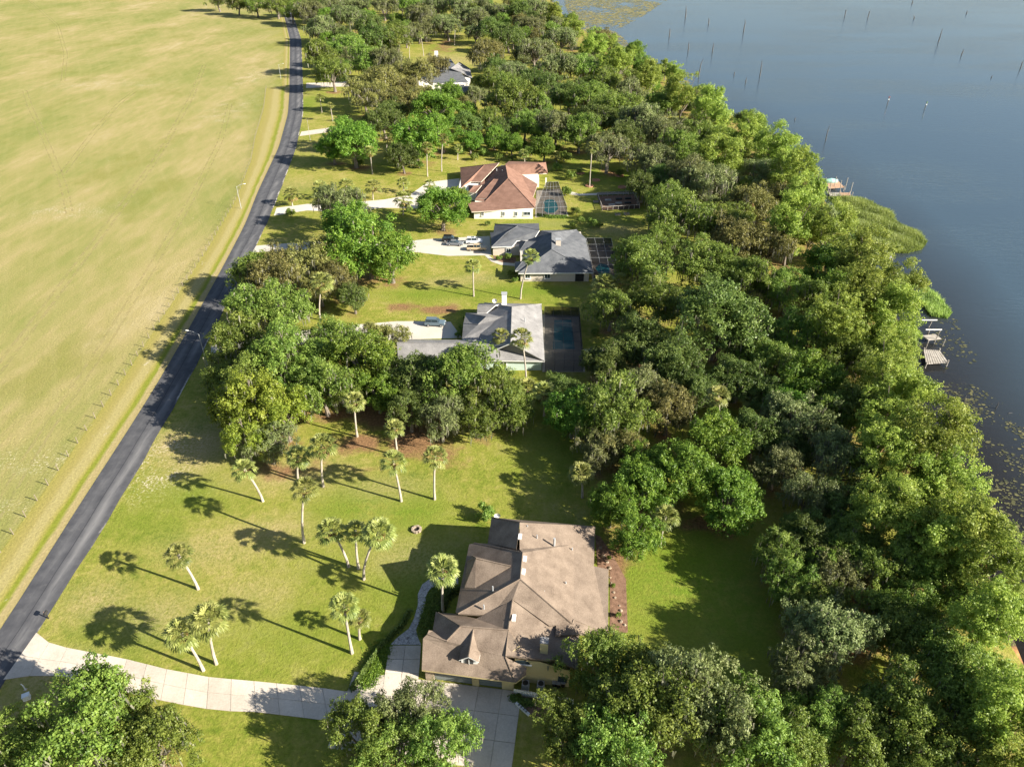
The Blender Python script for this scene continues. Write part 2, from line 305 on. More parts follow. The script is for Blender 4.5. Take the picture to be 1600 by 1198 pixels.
# ------------------------------------------------------------ where the trees stand: photo pixel of the crown centre, crown half width (px), kind
TREES = '''
120,1140,105,O 235,1165,75,O 15,1185,70,O 175,1100,60,O
640,1118,58,M 560,1150,62,O 690,1170,64,O 620,1180,60,O
945,1034,68,O 1020,1092,88,O 882,1145,64,O 1105,1095,95,M 1165,1150,90,O 970,1175,85,O 1235,1180,60,O
1300,985,78,M 1255,1050,42,M 1380,960,45,O 1435,1000,72,O 1510,1070,85,O 1405,1120,80,O 1570,1120,75,Y 1485,1165,78,O 1330,1155,70,O 1580,1190,60,Y 1425,1190,50,O 1275,1120,55,O
1545,980,70,Y 1550,905,62,Y 1500,840,70,Y 1450,860,55,Y 1470,760,62,Y 1455,690,66,Y 1400,632,54,Y 1480,800,45,Y 1386,590,50,Y 1394,552,38,Y 1392,500,50,Y 1355,470,55,Y 1405,450,38,Y 1345,400,50,Y 1296,352,44,Y 1258,303,36,Y 1240,268,40,Y 1210,235,36,Y 1165,208,36,Y 1110,178,34,Y 1065,150,30,Y 1015,125,28,Y 968,98,26,Y 930,70,25,Y 895,45,24,Y 865,22,24,Y
1060,740,58,B 1115,690,60,B 1135,775,58,B 995,765,55,B 990,830,45,B 955,790,36,B 1015,720,40,B
960,640,70,O 1010,610,48,M 1045,640,48,G 895,645,44,B 930,700,38,M 880,610,32,D 975,700,40,G
1125,495,88,D 1050,560,55,D 1000,530,52,D 945,560,40,D 955,480,42,O 1010,410,58,O 1060,340,55,O 1030,465,48,O 1100,415,55,O 1165,440,48,O 1150,375,50,G 1205,380,48,G 1170,325,46,G 1110,290,50,M 1075,275,46,M 1185,275,42,M 1045,320,40,O 1225,310,42,G 1240,350,44,Y 1035,380,38,O 1130,345,46,O
1285,420,48,B 1235,450,48,O 1250,520,55,O 1305,505,50,Y 1320,565,56,O 1265,600,52,B 1205,565,50,O 1335,640,56,O 1250,655,58,M 1215,725,48,M 1310,725,56,M 1265,775,48,M 1375,715,56,Y 1385,795,58,Y 1400,870,62,O 1465,920,56,O 1345,890,42,O 1420,950,56,O 1310,905,38,M 1160,530,48,D 1195,620,42,D 1180,680,46,D 1330,460,46,B 1275,470,40,O 1155,590,46,D 1080,610,40,D 1370,540,50,O 1385,660,50,Y 1300,650,44,O 1320,790,48,D 1270,830,40,D
1000,190,42,M 1045,205,42,M 960,170,42,O 915,150,42,O 905,205,36,O 950,235,38,M 1012,250,42,M 1065,235,42,O 1125,240,44,Y 1090,210,36,O 870,105,34,M 835,80,34,M 830,40,32,M 795,55,32,D 745,35,32,M 700,38,32,M 660,28,30,M 620,58,34,O 578,42,34,D 545,25,30,M 500,45,38,M 760,85,34,G 905,105,34,O 940,130,34,O 875,60,30,M 985,150,32,M 780,18,28,M 720,12,28,M 680,10,26,M 640,8,26,O 600,10,26,M 560,6,26,M 520,8,26,M 840,12,26,M 810,20,26,D 770,45,28,D 890,150,34,D 868,200,34,M 930,185,34,D 975,215,34,D 1035,165,32,O 850,230,22,B 1000,290,30,D 1040,280,34,D 480,18,26,M 465,5,22,O
540,75,44,O 500,88,32,O 575,95,38,O 590,60,34,D 520,112,34,O 610,100,30,M
600,130,44,G 570,148,32,G 650,112,34,G 682,105,24,G 625,160,36,G
680,170,52,B 650,215,44,B 690,205,34,B 553,222,42,B 540,205,30,B 520,228,28,B 805,155,44,O 838,165,30,O 600,185,34,D 630,245,26,D
530,325,42,M 575,378,70,B 545,350,45,B 610,400,45,B 480,410,50,G 430,430,50,G 395,425,40,O 525,435,36,G 690,320,42,B 715,310,22,B 552,462,22,D 500,450,30,G
425,485,64,O 375,530,58,O 450,555,68,O 405,590,60,O 395,630,58,L 445,650,44,L 360,640,36,L 385,690,40,L 520,530,50,O 565,565,55,B 505,605,55,O 600,530,36,G 655,590,52,D 720,590,64,O 775,610,48,O 640,640,40,D 800,640,40,O 690,655,36,M 620,590,40,D 540,610,40,O 420,690,34,M 745,650,40,O 350,590,36,O 385,480,40,O 475,600,46,O 590,610,38,B
370,3,24,O 400,6,26,O 432,8,26,O 340,-2,22,O 455,20,18,O
730,195,26,D 760,188,24,O 785,202,22,D 820,192,28,O 842,214,20,B 772,214,18,B 800,224,18,B 735,220,18,B 702,152,26,B 716,162,20,G 762,126,26,O 800,112,28,M 790,132,26,O 835,126,26,D 860,136,26,D 772,106,22,D 846,186,24,D 640,142,26,G 612,172,28,D 655,152,24,G 742,150,22,M 730,175,20,B 1245,905,44,O 1285,945,46,O 1330,850,50,O 1255,850,42,D 1300,880,40,B 1225,870,36,O 757,800,17,S 683,950,5,S
'''
KIND = dict(O='oak', D='dark', M='mossy', B='bright', L='lime', G='gold', Y='cypress', S='shrub')
NOM = dict(oak=(8.0, 7.6), dark=(8.0, 7.6), mossy=(8.0, 7.8), bright=(7.0, 7.2), lime=(7.0, 7.2), gold=(7.5, 7.2), cypress=(5.5, 9.5), shrub=(2.0, 1.5))   # crown radius, height of crown centre
TL = []
for it in TREES.split():
    px, py, rp, k = it.split(','); px, py, rp = float(px), float(py), float(rp); kind = KIND[k]
    rn, zn = NOM[kind]; s = 1.0
    for _ in range(4):
        s = rp * depth(px, py, zn * s) / FOC / rn; s = max(.55, min(1.5, s)) if kind != 'shrub' else s
    zc = zn * (s ** .8); g = G(px, py, zc)
    TL.append([g[0], g[1], s, kind])
# understorey and filler trees inside the lakeside wood, one by one
SHORE = [(20, 58), (45, 61), (66, 66), (79, 70), (98, 74), (118, 79), (145, 88), (181, 96), (233, 101), (290, 103), (326, 101), (400, 92), (485, 72), (600, 54), (665, 44), (809, 38), (1000, 30), (7000, -900)]
def shore_x(y): return float(np.interp(y, [a for a, b in SHORE], [b for a, b in SHORE]))
def far_enough(x, y, d): return all((x - t[0]) ** 2 + (y - t[1]) ** 2 > d * d for t in TL)
n = 0
while n < 75:
    y = 75 + 430 * random.random() ** 1.3; w = 12 + 24 * min(1, y / 150); x = shore_x(y) - 3 - w * random.random()
    if far_enough(x, y, 4.2) and math.hypot(x - G(1300, 292)[0], y - G(1300, 292)[1]) > 18 and math.hypot(x - G(1450, 550)[0], y - G(1450, 550)[1]) > 12 and not (x < 38 and y < 90) and not (20 < x < 60 and 215 < y < 262):
        TL.append([x, y, .5 + .25 * random.random(), random.choice(['dark', 'oak', 'bright', 'cypress', 'mossy'])]); n += 1
# the wood at the far end, between the road and the lake
n = 0
while n < 95:
    y = 400 + 430 * random.random(); x0 = float(np.interp(y, [400, 463, 556, 650, 760, 850], [-100, -118, -142, -168, -200, -225])); x1 = shore_x(y) - 2; x = x0 + (x1 - x0) * random.random()
    clear = (-70 < x < -8 and 395 < y < 500) or (x < -70 and y < 430)
    if not clear and far_enough(x, y, 7.5): TL.append([x, y, .75 + .4 * random.random(), random.choice(['oak', 'mossy', 'mossy', 'dark', 'gold', 'oak', 'bright'])]); n += 1
for px, py, rp in ((720, 235, 10), (738, 228, 12), (756, 238, 9), (772, 226, 12), (792, 232, 14), (812, 226, 12), (830, 236, 12), (846, 228, 14), (866, 232, 10), (700, 222, 10), (742, 246, 8), (778, 246, 8), (800, 248, 8), (882, 246, 12), (870, 262, 9), (892, 275, 10), (884, 300, 10), (905, 268, 5), (920, 287, 4), (968, 271, 8), (900, 330, 9), (908, 345, 7), (925, 350, 9), (895, 352, 6), (938, 352, 6), (762, 350, 5), (800, 428, 7), (805, 438, 5), (795, 402, 7), (780, 404, 5), (720, 330, 6), (732, 327, 5), (455, 333, 9), (728, 497, 5), (720, 515, 6), (716, 523, 6), (640, 328, 6), (652, 332, 5), (930, 520, 8), (948, 590, 10), (925, 610, 12), (700, 905, 5), (958, 915, 4), (952, 872, 4), (966, 962, 5), (876, 1088, 6), (810, 1088, 5), (1480, 990, 8), (640, 210, 8), (770, 195, 10), (810, 205, 10), (845, 190, 8), (560, 255, 9), (625, 262, 9), (655, 258, 8)):
    z = .6; s = rp * depth(px, py, z) / FOC / 2.0; g = G(px, py, 1.2 * s); TL.append([g[0], g[1], s, 'shrub'])
# cabbage palms: trunk foot pixel, crown pixel, crown scale, dry skirt?
PALMS = '''
310,920,278,866,1,0 318,1047,283,988,1.05,0 338,1037,325,966,1.1,0 550,1020,537,945,1.1,0 562,998,562,965,.8,0
545,885,517,827,1,0 560,888,555,828,1,0 568,905,592,831,1.1,0 475,848,476,762,1.1,0 411,783,381,732,1.05,0
466,752,466,712,1.1,1 505,760,503,695,1.1,1 627,783,614,720,1.1,0 679,780,680,712,1.1,0 558,682,553,626,1.15,1
621,712,616,668,1,0 692,955,691,888,1.1,0 740,463,739,415,1.15,0 813,467,829,400,1.2,0 822,597,815,527,1.2,1
786,562,783,525,1.15,0 910,777,908,738,1.1,0 1122,680,1122,617,1.15,0 1160,652,1172,620,1.1,0 582,272,578,236,1.15,1
668,276,667,230,1.1,1 690,268,692,216,1.15,1 503,176,500,153,1.1,0 457,322,456,303,1.5,1 500,312,500,292,1.5,0 541,310,541,290,1.4,0 583,312,583,292,1.4,0
630,336,630,311,1.5,1 631,302,630,285,1.2,0 671,306,671,288,1.2,0 921,292,925,230,1.15,0 950,265,954,237,1.1,0 757,195,757,160,1.25,1 786,198,784,166,1.2,1
862,174,862,150,1.2,0 832,140,840,110,1.2,1 662,88,657,55,1.2,0 625,90,622,65,1.2,1 640,92,640,66,1.2,1 745,55,748,22,1.2,1 779,120,784,98,1.2,1
893,214,892,188,1.2,0 820,258,818,240,1.1,0 946,470,946,444,1.7,1 972,468,970,440,1.4,0 850,650,850,613,1.4,1 826,640,822,606,1.3,1 1031,852,1040,806,1.2,0
870,256,868,243,1.2,1 980,268,979,240,1.2,0 1022,262,1021,238,1.1,0 905,240,903,222,1.0,1 1238,690,1243,660,1.1,0 1190,705,1195,690,1.1,0 520,190,516,165,1.0,0
500,500,503,440,1.3,1 604,240,606,215,1.1,0 715,250,716,232,1.0,0 710,72,712,42,1.1,1 590,178,588,160,1.0,0
'''
PL = [tuple(float(v) for v in it.split(',')) for it in PALMS.split()]
LAND = [((2, 63), 'brown-roofed house'), ((-2, 135), 'pale-grey-roofed house'), ((8, 181), 'charcoal-roofed house'), ((-2, 232), 'red-roofed house'), ((-46, 430), 'far grey-roofed house'), (G(1305, 292)[:2], 'brown boat dock'), (G(1462, 558)[:2], 'grey plank dock'), (G(1590, 880)[:2], 'pale boathouse'), ((-145, 560), 'far road bend'), ((40, 640), 'yellow weed mats'), ((-68, 130), 'shaded road stretch'), ((-60, 300), 'sandy drive'), (G(965, 318)[:2], 'fenced garden'), ((-58, 56), 'driveway mouth')]
ORD = ['nearest'] + [w + ' nearest' for w in 'second third fourth fifth sixth seventh eighth ninth tenth eleventh twelfth thirteenth fourteenth fifteenth sixteenth seventeenth eighteenth nineteenth twentieth twenty-first twenty-second twenty-third twenty-fourth twenty-fifth twenty-sixth twenty-seventh twenty-eighth twenty-ninth thirtieth thirty-first thirty-second thirty-third thirty-fourth thirty-fifth thirty-sixth thirty-seventh thirty-eighth thirty-ninth fortieth forty-first forty-second forty-third forty-fourth forty-fifth forty-sixth forty-seventh forty-eighth forty-ninth fiftieth'.split()]
def place_key(x, y):
    i = min(range(len(LAND)), key=lambda k: (x - LAND[k][0][0]) ** 2 + (y - LAND[k][0][1]) ** 2)
    dx, dy = x - LAND[i][0][0], y - LAND[i][0][1]
    side = ('lake' if dx > 0 else 'road') if abs(dx) > abs(dy) * .8 else ('far' if dy > 0 else 'near')
    return i, side, math.hypot(dx, dy)
def labels_for(items):
    """items: (x, y, description) -> one label each that counts from the closest house"""
    keys = [place_key(x, y) for x, y, d in items]; out = [None] * len(items); grp = {}
    for n_, (k, it) in enumerate(zip(keys, items)): grp.setdefault((k[0], k[1], it[2]), []).append((k[2], n_))
    for (i, side, d), lst in grp.items():
        for r, (_, n_) in enumerate(sorted(lst)):
            out[n_] = f'{d}, {ORD[r]} on the {side} side of the {LAND[i][1]}'
    return out
# ------------------------------------------------------------ ground, lake, road
ROAD_L = [(-66.5, -60), (-67.5, 20), (-68.0, 60), (-68.6, 70), (-69.4, 82), (-70.3, 101), (-71.3, 118), (-73.9, 145), (-77, 175), (-80.5, 205), (-85.2, 233), (-92.5, 286), (-103, 340), (-114, 385), (-134, 463), (-158, 556), (-186, 650), (-220, 760)]
ROAD_R = [(-61.5, -60), (-62.6, 20), (-63.0, 60), (-63.0, 70), (-63.3, 82), (-64.3, 101), (-65.4, 118), (-68, 145), (-71, 175), (-74, 205), (-77.8, 233), (-85.5, 286), (-96, 340), (-107, 385), (-126.5, 463), (-150, 556), (-178, 650), (-212, 760)]
FENCE = [(-74.5, 40), (-76.1, 73.4), (-77.0, 88), (-78.1, 105.6), (-79.2, 122), (-81.3, 143.4), (-85.1, 185.4), (-90.2, 227), (-98, 268), (-106, 300), (-117, 350), (-130, 400)]
def lin(P, y): return float(np.interp(y, [p[1] for p in P], [p[0] for p in P]))
def axis(a, b, s, lo, hi):
    v = list(np.arange(a, b + .1, s)); st = s; t = b
    while t < hi: st *= 1.18; t += st; v.append(t)
    st = s; t = a
    while t > lo: st *= 1.18; t -= st; v.insert(0, t)
    return np.array(v)
xs = axis(-120, 118, 1.7, -9000, 9000); ys = axis(38, 300, 1.7, -600, 16000)
X, Y = np.meshgrid(xs, ys); sx = np.interp(Y, [a for a, b in SHORE], [b for a, b in SHORE])
far = X - sx
Z = np.where(far > 0, -np.clip(far * .10, 0, 4.0), 0.0) - np.clip(np.minimum(far + 14, 14) / 14, 0, 1) ** 2 * .35
Z = Z + np.where(far < -20, .0, 0)
zone = np.zeros(X.shape + (4,), np.float32); zone2 = np.zeros(X.shape + (4,), np.float32); zone[..., 3] = zone2[..., 3] = 1
fx = np.interp(Y, [p[1] for p in FENCE], [p[0] for p in FENCE]); fx = np.where(Y > 400, np.interp(Y, [p[1] for p in ROAD_L], [p[0] for p in ROAD_L]) - 4, fx)
zone[..., 0] = np.clip((fx + .6 - X) / 1.2, 0, 1)
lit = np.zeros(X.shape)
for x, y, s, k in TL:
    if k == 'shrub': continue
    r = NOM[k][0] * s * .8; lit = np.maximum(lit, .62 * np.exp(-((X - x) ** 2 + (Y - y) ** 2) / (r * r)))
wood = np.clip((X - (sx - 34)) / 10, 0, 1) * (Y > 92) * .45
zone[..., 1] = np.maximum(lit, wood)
def blob(arr, ch, px, py, rx, ry, a):
    g = G(px, py); arr[..., ch] = np.maximum(arr[..., ch], a * np.exp(-((X - g[0]) / rx) ** 2 - ((Y - g[1]) / ry) ** 2))
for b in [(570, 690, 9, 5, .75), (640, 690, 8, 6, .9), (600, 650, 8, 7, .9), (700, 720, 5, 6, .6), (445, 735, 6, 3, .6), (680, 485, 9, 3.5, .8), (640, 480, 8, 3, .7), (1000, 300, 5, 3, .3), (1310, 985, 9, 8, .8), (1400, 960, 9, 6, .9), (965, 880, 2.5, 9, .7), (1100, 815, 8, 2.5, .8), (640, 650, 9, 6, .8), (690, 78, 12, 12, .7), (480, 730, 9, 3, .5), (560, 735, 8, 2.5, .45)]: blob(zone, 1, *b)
for b in [(310, 700, 6, 7, .9), (270, 690, 4, 5, .9), (420, 830, 7, 3, .5), (470, 740, 10, 4, .55), (250, 960, 6, 4, .5), (330, 860, 8, 4, .45), (600, 760, 8, 3, .4), (640, 870, 6, 4, .45), (90, 1050, 5, 3, .8), (380, 930, 6, 4, .35), (700, 440, 8, 3, .5), (745, 435, 6, 3, .5), (460, 290, 12, 8, .35), (480, 230, 8, 8, .4), (150, 940, 5, 4, .5), (960, 360, 9, 4, .6), (870, 350, 6, 3, .3), (700, 95, 20, 14, .7)]: blob(zone, 2, *b)
for b in [(300, 770, 9, 6, .7), (240, 800, 8, 7, .5), (560, 790, 10, 5, .9), (640, 800, 8, 6, .9), (660, 460, 14, 4, .9), (830, 455, 14, 4, .9), (960, 275, 16, 12, 1), (480, 160, 9, 20, 1), (880, 350, 20, 4, .6), (1080, 900, 16, 16, 1), (980, 920, 5, 12, .7), (450, 990, 14, 8, .55), (200, 990, 8, 5, .45), (520, 880, 10, 6, .5), (650, 900, 9, 9, .8), (1150, 960, 14, 12, .9), (740, 985, 8, 8, .6), (850, 700, 10, 14, .6)]: blob(zone2, 0, *b)
for b in [(232, 752, 3.5, 2.5, 1), (245, 740, 4, 5, 1), (225, 725, 1.5, 5, 1), (285, 690, 3.0, 4.0, .7), (300, 770, 2, 1.5, .5), (150, 135, 30, 6, .8), (150, 100, 40, 8, .5), (100, 330, 14, 8, .7), (360, 170, 9, 22, .8), (395, 120, 8, 30, .8), (60, 720, 9, 3, .8), (30, 800, 8, 2, .8), (345, 185, 8, 8, .8)]: blob(zone2, 1, *b)
ny, nx = X.shape; V = np.stack([X, Y, Z], -1).reshape(-1, 3)
idx = np.arange(ny * nx).reshape(ny, nx)
F = np.stack([idx[:-1, :-1], idx[:-1, 1:], idx[1:, 1:], idx[1:, :-1]], -1).reshape(-1, 4)
def np_mesh(name, V, F, smooth=False):
    m = bpy.data.meshes.new(name); k = F.shape[1]
    m.vertices.add(len(V)); m.vertices.foreach_set('co', np.ascontiguousarray(V, np.float32).ravel())
    m.loops.add(F.size); m.loops.foreach_set('vertex_index', np.ascontiguousarray(F, np.int32).ravel())
    m.polygons.add(len(F)); m.polygons.foreach_set('loop_start', np.arange(0, F.size, k, dtype=np.int32))
    if smooth: m.polygons.foreach_set('use_smooth', np.ones(len(F), bool))
    m.update(calc_edges=True); return m
def set_attr(m, name, typ, dom, data):
    a = m.attributes.new(name, typ, dom); a.data.foreach_set('color' if 'COLOR' in typ else 'value', np.ascontiguousarray(data, np.float32).ravel())
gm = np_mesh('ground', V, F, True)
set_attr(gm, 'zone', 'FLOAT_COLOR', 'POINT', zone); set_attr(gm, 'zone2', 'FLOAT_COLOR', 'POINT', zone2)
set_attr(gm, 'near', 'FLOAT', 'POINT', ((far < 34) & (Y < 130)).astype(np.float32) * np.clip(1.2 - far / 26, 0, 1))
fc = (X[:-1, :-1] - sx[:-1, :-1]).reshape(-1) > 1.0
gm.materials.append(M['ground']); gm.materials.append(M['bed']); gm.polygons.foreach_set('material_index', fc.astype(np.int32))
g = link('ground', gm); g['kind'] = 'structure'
WZ = -0.55
wy = [-400] + [a for a, b in SHORE]; V = []; F = []
for i, y in enumerate(wy):
    x0 = shore_x(y); V += [(x0 - 1.5, y, WZ), (x0 + 10, y, WZ), (x0 + 34, y, WZ), (9500, y, WZ)]
    if i: a = 4 * i; F += [(a - 4 + k, a - 3 + k, a + 1 + k, a + k) for k in range(3)]
lk = struct('lake', V, F, M['water'])
set_attr(lk.data, 'shallow', 'FLOAT', 'POINT', np.array([s_ * float(np.interp(y, [100, 160, 220, 400], [1, .7, .3, .2])) for y in wy for s_ in (1, .8, 0, 0)]))
def strip(name, A, B, z, mat, nsub, parent=None, crown=0.0):
    """sheet between two edge lines, attribute 'across' runs 0..1 from A to B"""
    V = []; F = []; u = []; n = nsub + 1
    for i, (a, b) in enumerate(zip(A, B)):
        for k in range(n):
            t = k / nsub; V.append((a[0] + (b[0] - a[0]) * t, a[1] + (b[1] - a[1]) * t, z + crown * (1 - (2 * t - 1) ** 2))); u.append(t)
        if i:
            for k in range(nsub): q = (i - 1) * n + k; F.append((q, q + 1, q + n + 1, q + n))
    m = me(name, V, F); set_attr(m, 'across', 'FLOAT', 'POINT', np.array(u)); m.materials.append(mat)
    o = link(name, m, parent)
    if parent is None: o['kind'] = 'structure'
    return o
def dense(P, step=4.0):
    y0, y1 = P[0][1], P[-1][1]; q = np.arange(y0, y1 + .1, step); return [(lin(P, y), y) for y in q]
def smooth_edge(P, step):
    D = dense(P, step); xa = np.array([d[0] for d in D]); k = np.array([1, 4, 6, 4, 1]) / 16
    xp = np.concatenate([[xa[0]] * 2, xa, [xa[-1]] * 2]); xa = np.convolve(xp, k, 'valid'); return [(x, d[1]) for x, d in zip(xa, D)]
EL, ER = smooth_edge(ROAD_L, 5.0), smooth_edge(ROAD_R, 5.0)
ER = [(x + .07 * math.sin(i * 1.9) + .05 * math.sin(i * 4.3), y) for i, (x, y) in enumerate(ER)]
strip('road', EL, ER, .05, M['asphalt'], 8, crown=.05)
FD = [(lin(FENCE, y) if y < 400 else lin(ROAD_L, y) - 4, y) for x, y in EL]
FD = [(lin(ROAD_L, y) - 8, y) if y < 40 else (x, y) for x, y in FD]
strip('verge', FD, [(x + .25, y) for x, y in EL], .012, M['verge'], 6)
# driveways: pale slabs with joints
def slab_drive(name, up, lo, z, n, rows=2, gap=.035, mat='concrete', matj='joint'):
    def resample(P, n):
        P = np.array([G(*p)[:2] for p in P]); d = np.concatenate([[0], np.cumsum(np.hypot(*np.diff(P, axis=0).T))]); t = np.linspace(0, d[-1], n + 1)
        return np.stack([np.interp(t, d, P[:, 0]), np.interp(t, d, P[:, 1])], -1)
    U, Lw = resample(up, n), resample(lo, n)
    root = strip(name, [tuple(p) for p in U], [tuple(p) for p in Lw], z, M[matj], 1)
    for i in range(n):
        for r in range(rows):
            q = [U[i] + (Lw[i] - U[i]) * r / rows, U[i] + (Lw[i] - U[i]) * (r + 1) / rows, U[i + 1] + (Lw[i + 1] - U[i + 1]) * (r + 1) / rows, U[i + 1] + (Lw[i + 1] - U[i + 1]) * r / rows]
            slab('slab', q, z, gap, root, mat)
    return root
def slab(name, q, z, gap, root, mat):
    c = sum(np.array(p) for p in q) / 4; V = []
    for zz in (z + .006, z + .05):
        for p in q:
            d = c - p; V.append((*(p + d / np.hypot(*d) * gap), zz))
    return link(name, me(name, V, [(4, 5, 6, 7), (0, 1, 5, 4), (1, 2, 6, 5), (2, 3, 7, 6), (3, 0, 4, 7)]), root, M[mat])
slab_drive('driveway', [(57, 988), (75, 1003), (110, 1013), (150, 1020), (200, 1030), (260, 1045), (330, 1058), (400, 1064), (500, 1074), (548, 1081), (575, 1083)],
           [(5, 1062), (40, 1056), (80, 1055), (120, 1062), (190, 1080), (270, 1098), (340, 1110), (400, 1112), (500, 1124), (560, 1133), (590, 1140)], .02, 16)
# brown house frame
BO, BA = np.array((0.0, 62.0)), R_(-7.5)
def BL(a, b, z=0.0):
    return (BO[0] + a * math.cos(BA) - b * math.sin(BA), BO[1] + a * math.sin(BA) + b * math.cos(BA), z)
ap = []
A0 = [-18.6, -15.4, -12.2, -9.2, -5.9, -2.7, .2, 2.6]; B0 = [-20.5, -17.2, -13.9, -10.7]
V = [BL(-18.6, -20.5, .012), BL(2.6, -20.5, .012), BL(2.6, -10.66, .012), BL(-18.6, -10.66, .012)]
apron = struct('garage_apron', V, [(0, 1, 2, 3)], M['joint'])
for i in range(7):
    for j in range(3):
        slab('slab', [np.array(BL(a, b)[:2]) for a, b in ((A0[i], B0[j]), (A0[i + 1], B0[j]), (A0[i + 1], B0[j + 1]), (A0[i], B0[j + 1]))], .012, .05, apron, 'concrete')
lane = slab_drive('side_drive', [(598, 1076), (603, 1040), (609, 1008)], [(652, 1076), (656, 1040), (658, 1008)], .030, 3, 2, .05)
def px_strip(name, A, B, z, mat, n=4):
    return strip(name, [G(*p)[:2] for p in A], [G(*p)[:2] for p in B], z, M[mat], n)
px_strip('paver_walk', [(610, 1007), (622, 995), (639, 982), (647, 966), (653, 945), (653, 928), (660, 913), (672, 904), (690, 898), (716, 894)], [(658, 1007), (653, 996), (650, 984), (656, 969), (664, 948), (666, 930), (671, 921), (680, 915), (694, 911), (716, 913)], .065, 'pavers')
px_strip('forecourt', [(330, 540), (420, 522), (510, 513), (560, 507), (620, 502), (690, 502), (704, 503)], [(330, 552), (420, 540), (510, 537), (560, 533), (620, 531), (690, 529), (722, 528)], .03, 'whitecrete')
px_strip('motor_court', [(375, 386), (480, 378), (560, 378), (645, 376), (680, 373), (765, 369)], [(368, 396), (480, 390), (560, 388), (648, 394), (700, 400), (768, 399)], .03, 'whitecrete')
px_strip('red_house_drive', [(432, 325), (480, 319), (520, 319), (600, 312), (640, 305), (668, 285), (718, 279)], [(428, 337), (480, 329), (520, 331), (600, 325), (660, 326), (690, 312), (718, 297)], .03, 'whitecrete')
px_strip('far_drive', [(479, 130), (520, 129), (560, 126)], [(478, 138), (520, 136), (560, 135)], .03, 'concrete')
px_strip('sandy_drive', [(471, 206), (520, 199), (580, 195), (615, 191)], [(468, 213), (520, 206), (580, 201), (615, 198)], .03, 'concrete')
px_strip('lake_walk', [(890, 299), (905, 303), (960, 301), (1030, 299)], [(890, 304), (905, 306), (960, 304), (1030, 302)], .04, 'whitecrete')
px_strip('pool_walk', [(911, 546), (940, 544), (962, 540)], [(911, 551), (940, 549), (962, 545)], .04, 'concrete')
px_strip('entry_walk', [(757, 399), (768, 409), (782, 414), (806, 416)], [(761, 397), (771, 405), (784, 410), (806, 412)], .045, 'whitecrete')
px_strip('east_bed', [(930, 835), (934, 890), (953, 890), (953, 990)], [(938, 838), (958, 868), (978, 905), (981, 988)], .03, 'mulch')
px_strip('fence_bed', [(800, 1082), (830, 1090), (870, 1094)], [(806, 1102), (822, 1113), (850, 1122)], .075, 'mulch')
px_strip('entry_bed', [(770, 399), (780, 402), (806, 402)], [(773, 406), (785, 411), (806, 412)], .03, 'mulch')

# pairs of wheel tracks pressed into the pasture
def track(P, w=.55, gauge=1.9):
    P = np.array([G(*p)[:2] for p in P]); d = np.concatenate([[0], np.cumsum(np.hypot(*np.diff(P, axis=0).T))]); t = np.arange(0, d[-1], 3.0)
    Q = np.stack([np.interp(t, d, P[:, 0]), np.interp(t, d, P[:, 1])], -1)
    k = np.ones(9) / 9; Q = np.stack([np.convolve(np.pad(Q[:, i], 4, 'edge'), k, 'valid') for i in (0, 1)], -1)
    T = np.gradient(Q, axis=0); T /= np.hypot(T[:, 0], T[:, 1])[:, None]; N_ = np.stack([-T[:, 1], T[:, 0]], -1)
    for s_ in (-1, 1): strip('wheel_track', [tuple(q) for q in Q + N_ * (s_ * gauge / 2 - w / 2)], [tuple(q) for q in Q + N_ * (s_ * gauge / 2 + w / 2)], .02, M['track'], 1)
track([(38, 140), (46, 165), (60, 195), (80, 240), (100, 290), (110, 340)]); track([(95, 275), (140, 215), (185, 162), (215, 140)]); track([(45, 0), (90, 40), (103, 85), (98, 130)])
track([(-40, 860), (60, 690), (150, 560), (230, 430), (300, 310), (345, 220), (360, 160)]); track([(-20, 600), (80, 470), (170, 350), (250, 240), (300, 150), (320, 100)], .8)
# ------------------------------------------------------------ houses
def roof_part(root, polys, mat, fascia, drop=.24):
    vi = {}; V = []; F = []
    for pl in polys:
        f = []
        for p in pl:
            if p not in vi: vi[p] = len(V); V.append(G(*p[:3]) if len(p) == 3 else p[:3])
            f.append(vi[p])
        F.append(tuple(f))
    nf = []
    for f in F:                                   # faces look up
        a, b, c = Vector(V[f[0]]), Vector(V[f[1]]), Vector(V[f[2]]); n = Vector((0, 0, 0))
        for i in range(len(f)): n += Vector(V[f[i]]).cross(Vector(V[f[(i + 1) % len(f)]]))
        nf.append(f if n.z > 0 else f[::-1])
    ed = {}
    for f in nf:
        for i in range(len(f)): e = (f[i], f[(i + 1) % len(f)]); ed[frozenset(e)] = ed.get(frozenset(e), []) + [e]
    r = part('roof', root, V, nf, mat); fb = MB()
    for k, e in ed.items():
        if len(e) == 1:
            a, b = V[e[0][0]], V[e[0][1]]
            fb.add([a, b, (b[0], b[1], b[2] - drop), (a[0], a[1], a[2] - drop)], [(0, 3, 2, 1)])
    for k, e in ed.items():
        if len(e) == 2:                            # ridge or hip: a cap row where the fold is convex
            fa = [f for f in nf if e[0][0] in f and e[0][1] in f]
            if len(fa) != 2: continue
            nn = []
            for f in fa:
                n = Vector((0, 0, 0))
                for i in range(len(f)): n += Vector(V[f[i]]).cross(Vector(V[f[(i + 1) % len(f)]]))
                nn.append(n.normalized())
            ca = [sum((Vector(V[i]) for i in f), Vector()) / len(f) for f in fa]
            if nn[0].dot(ca[1] - ca[0]) < -.05 and nn[0].dot(nn[1]) < .985:
                a, b = V[e[0][0]], V[e[0][1]]; MB().tube([(a[0], a[1], a[2] + .01), (b[0], b[1], b[2] + .01)], .11, 5, False).part('ridge_cap', r, mat)
    part('fascia', root, [(v[0], v[1], v[2] - .01) for v in fb.V], fb.F, fascia)
    return r
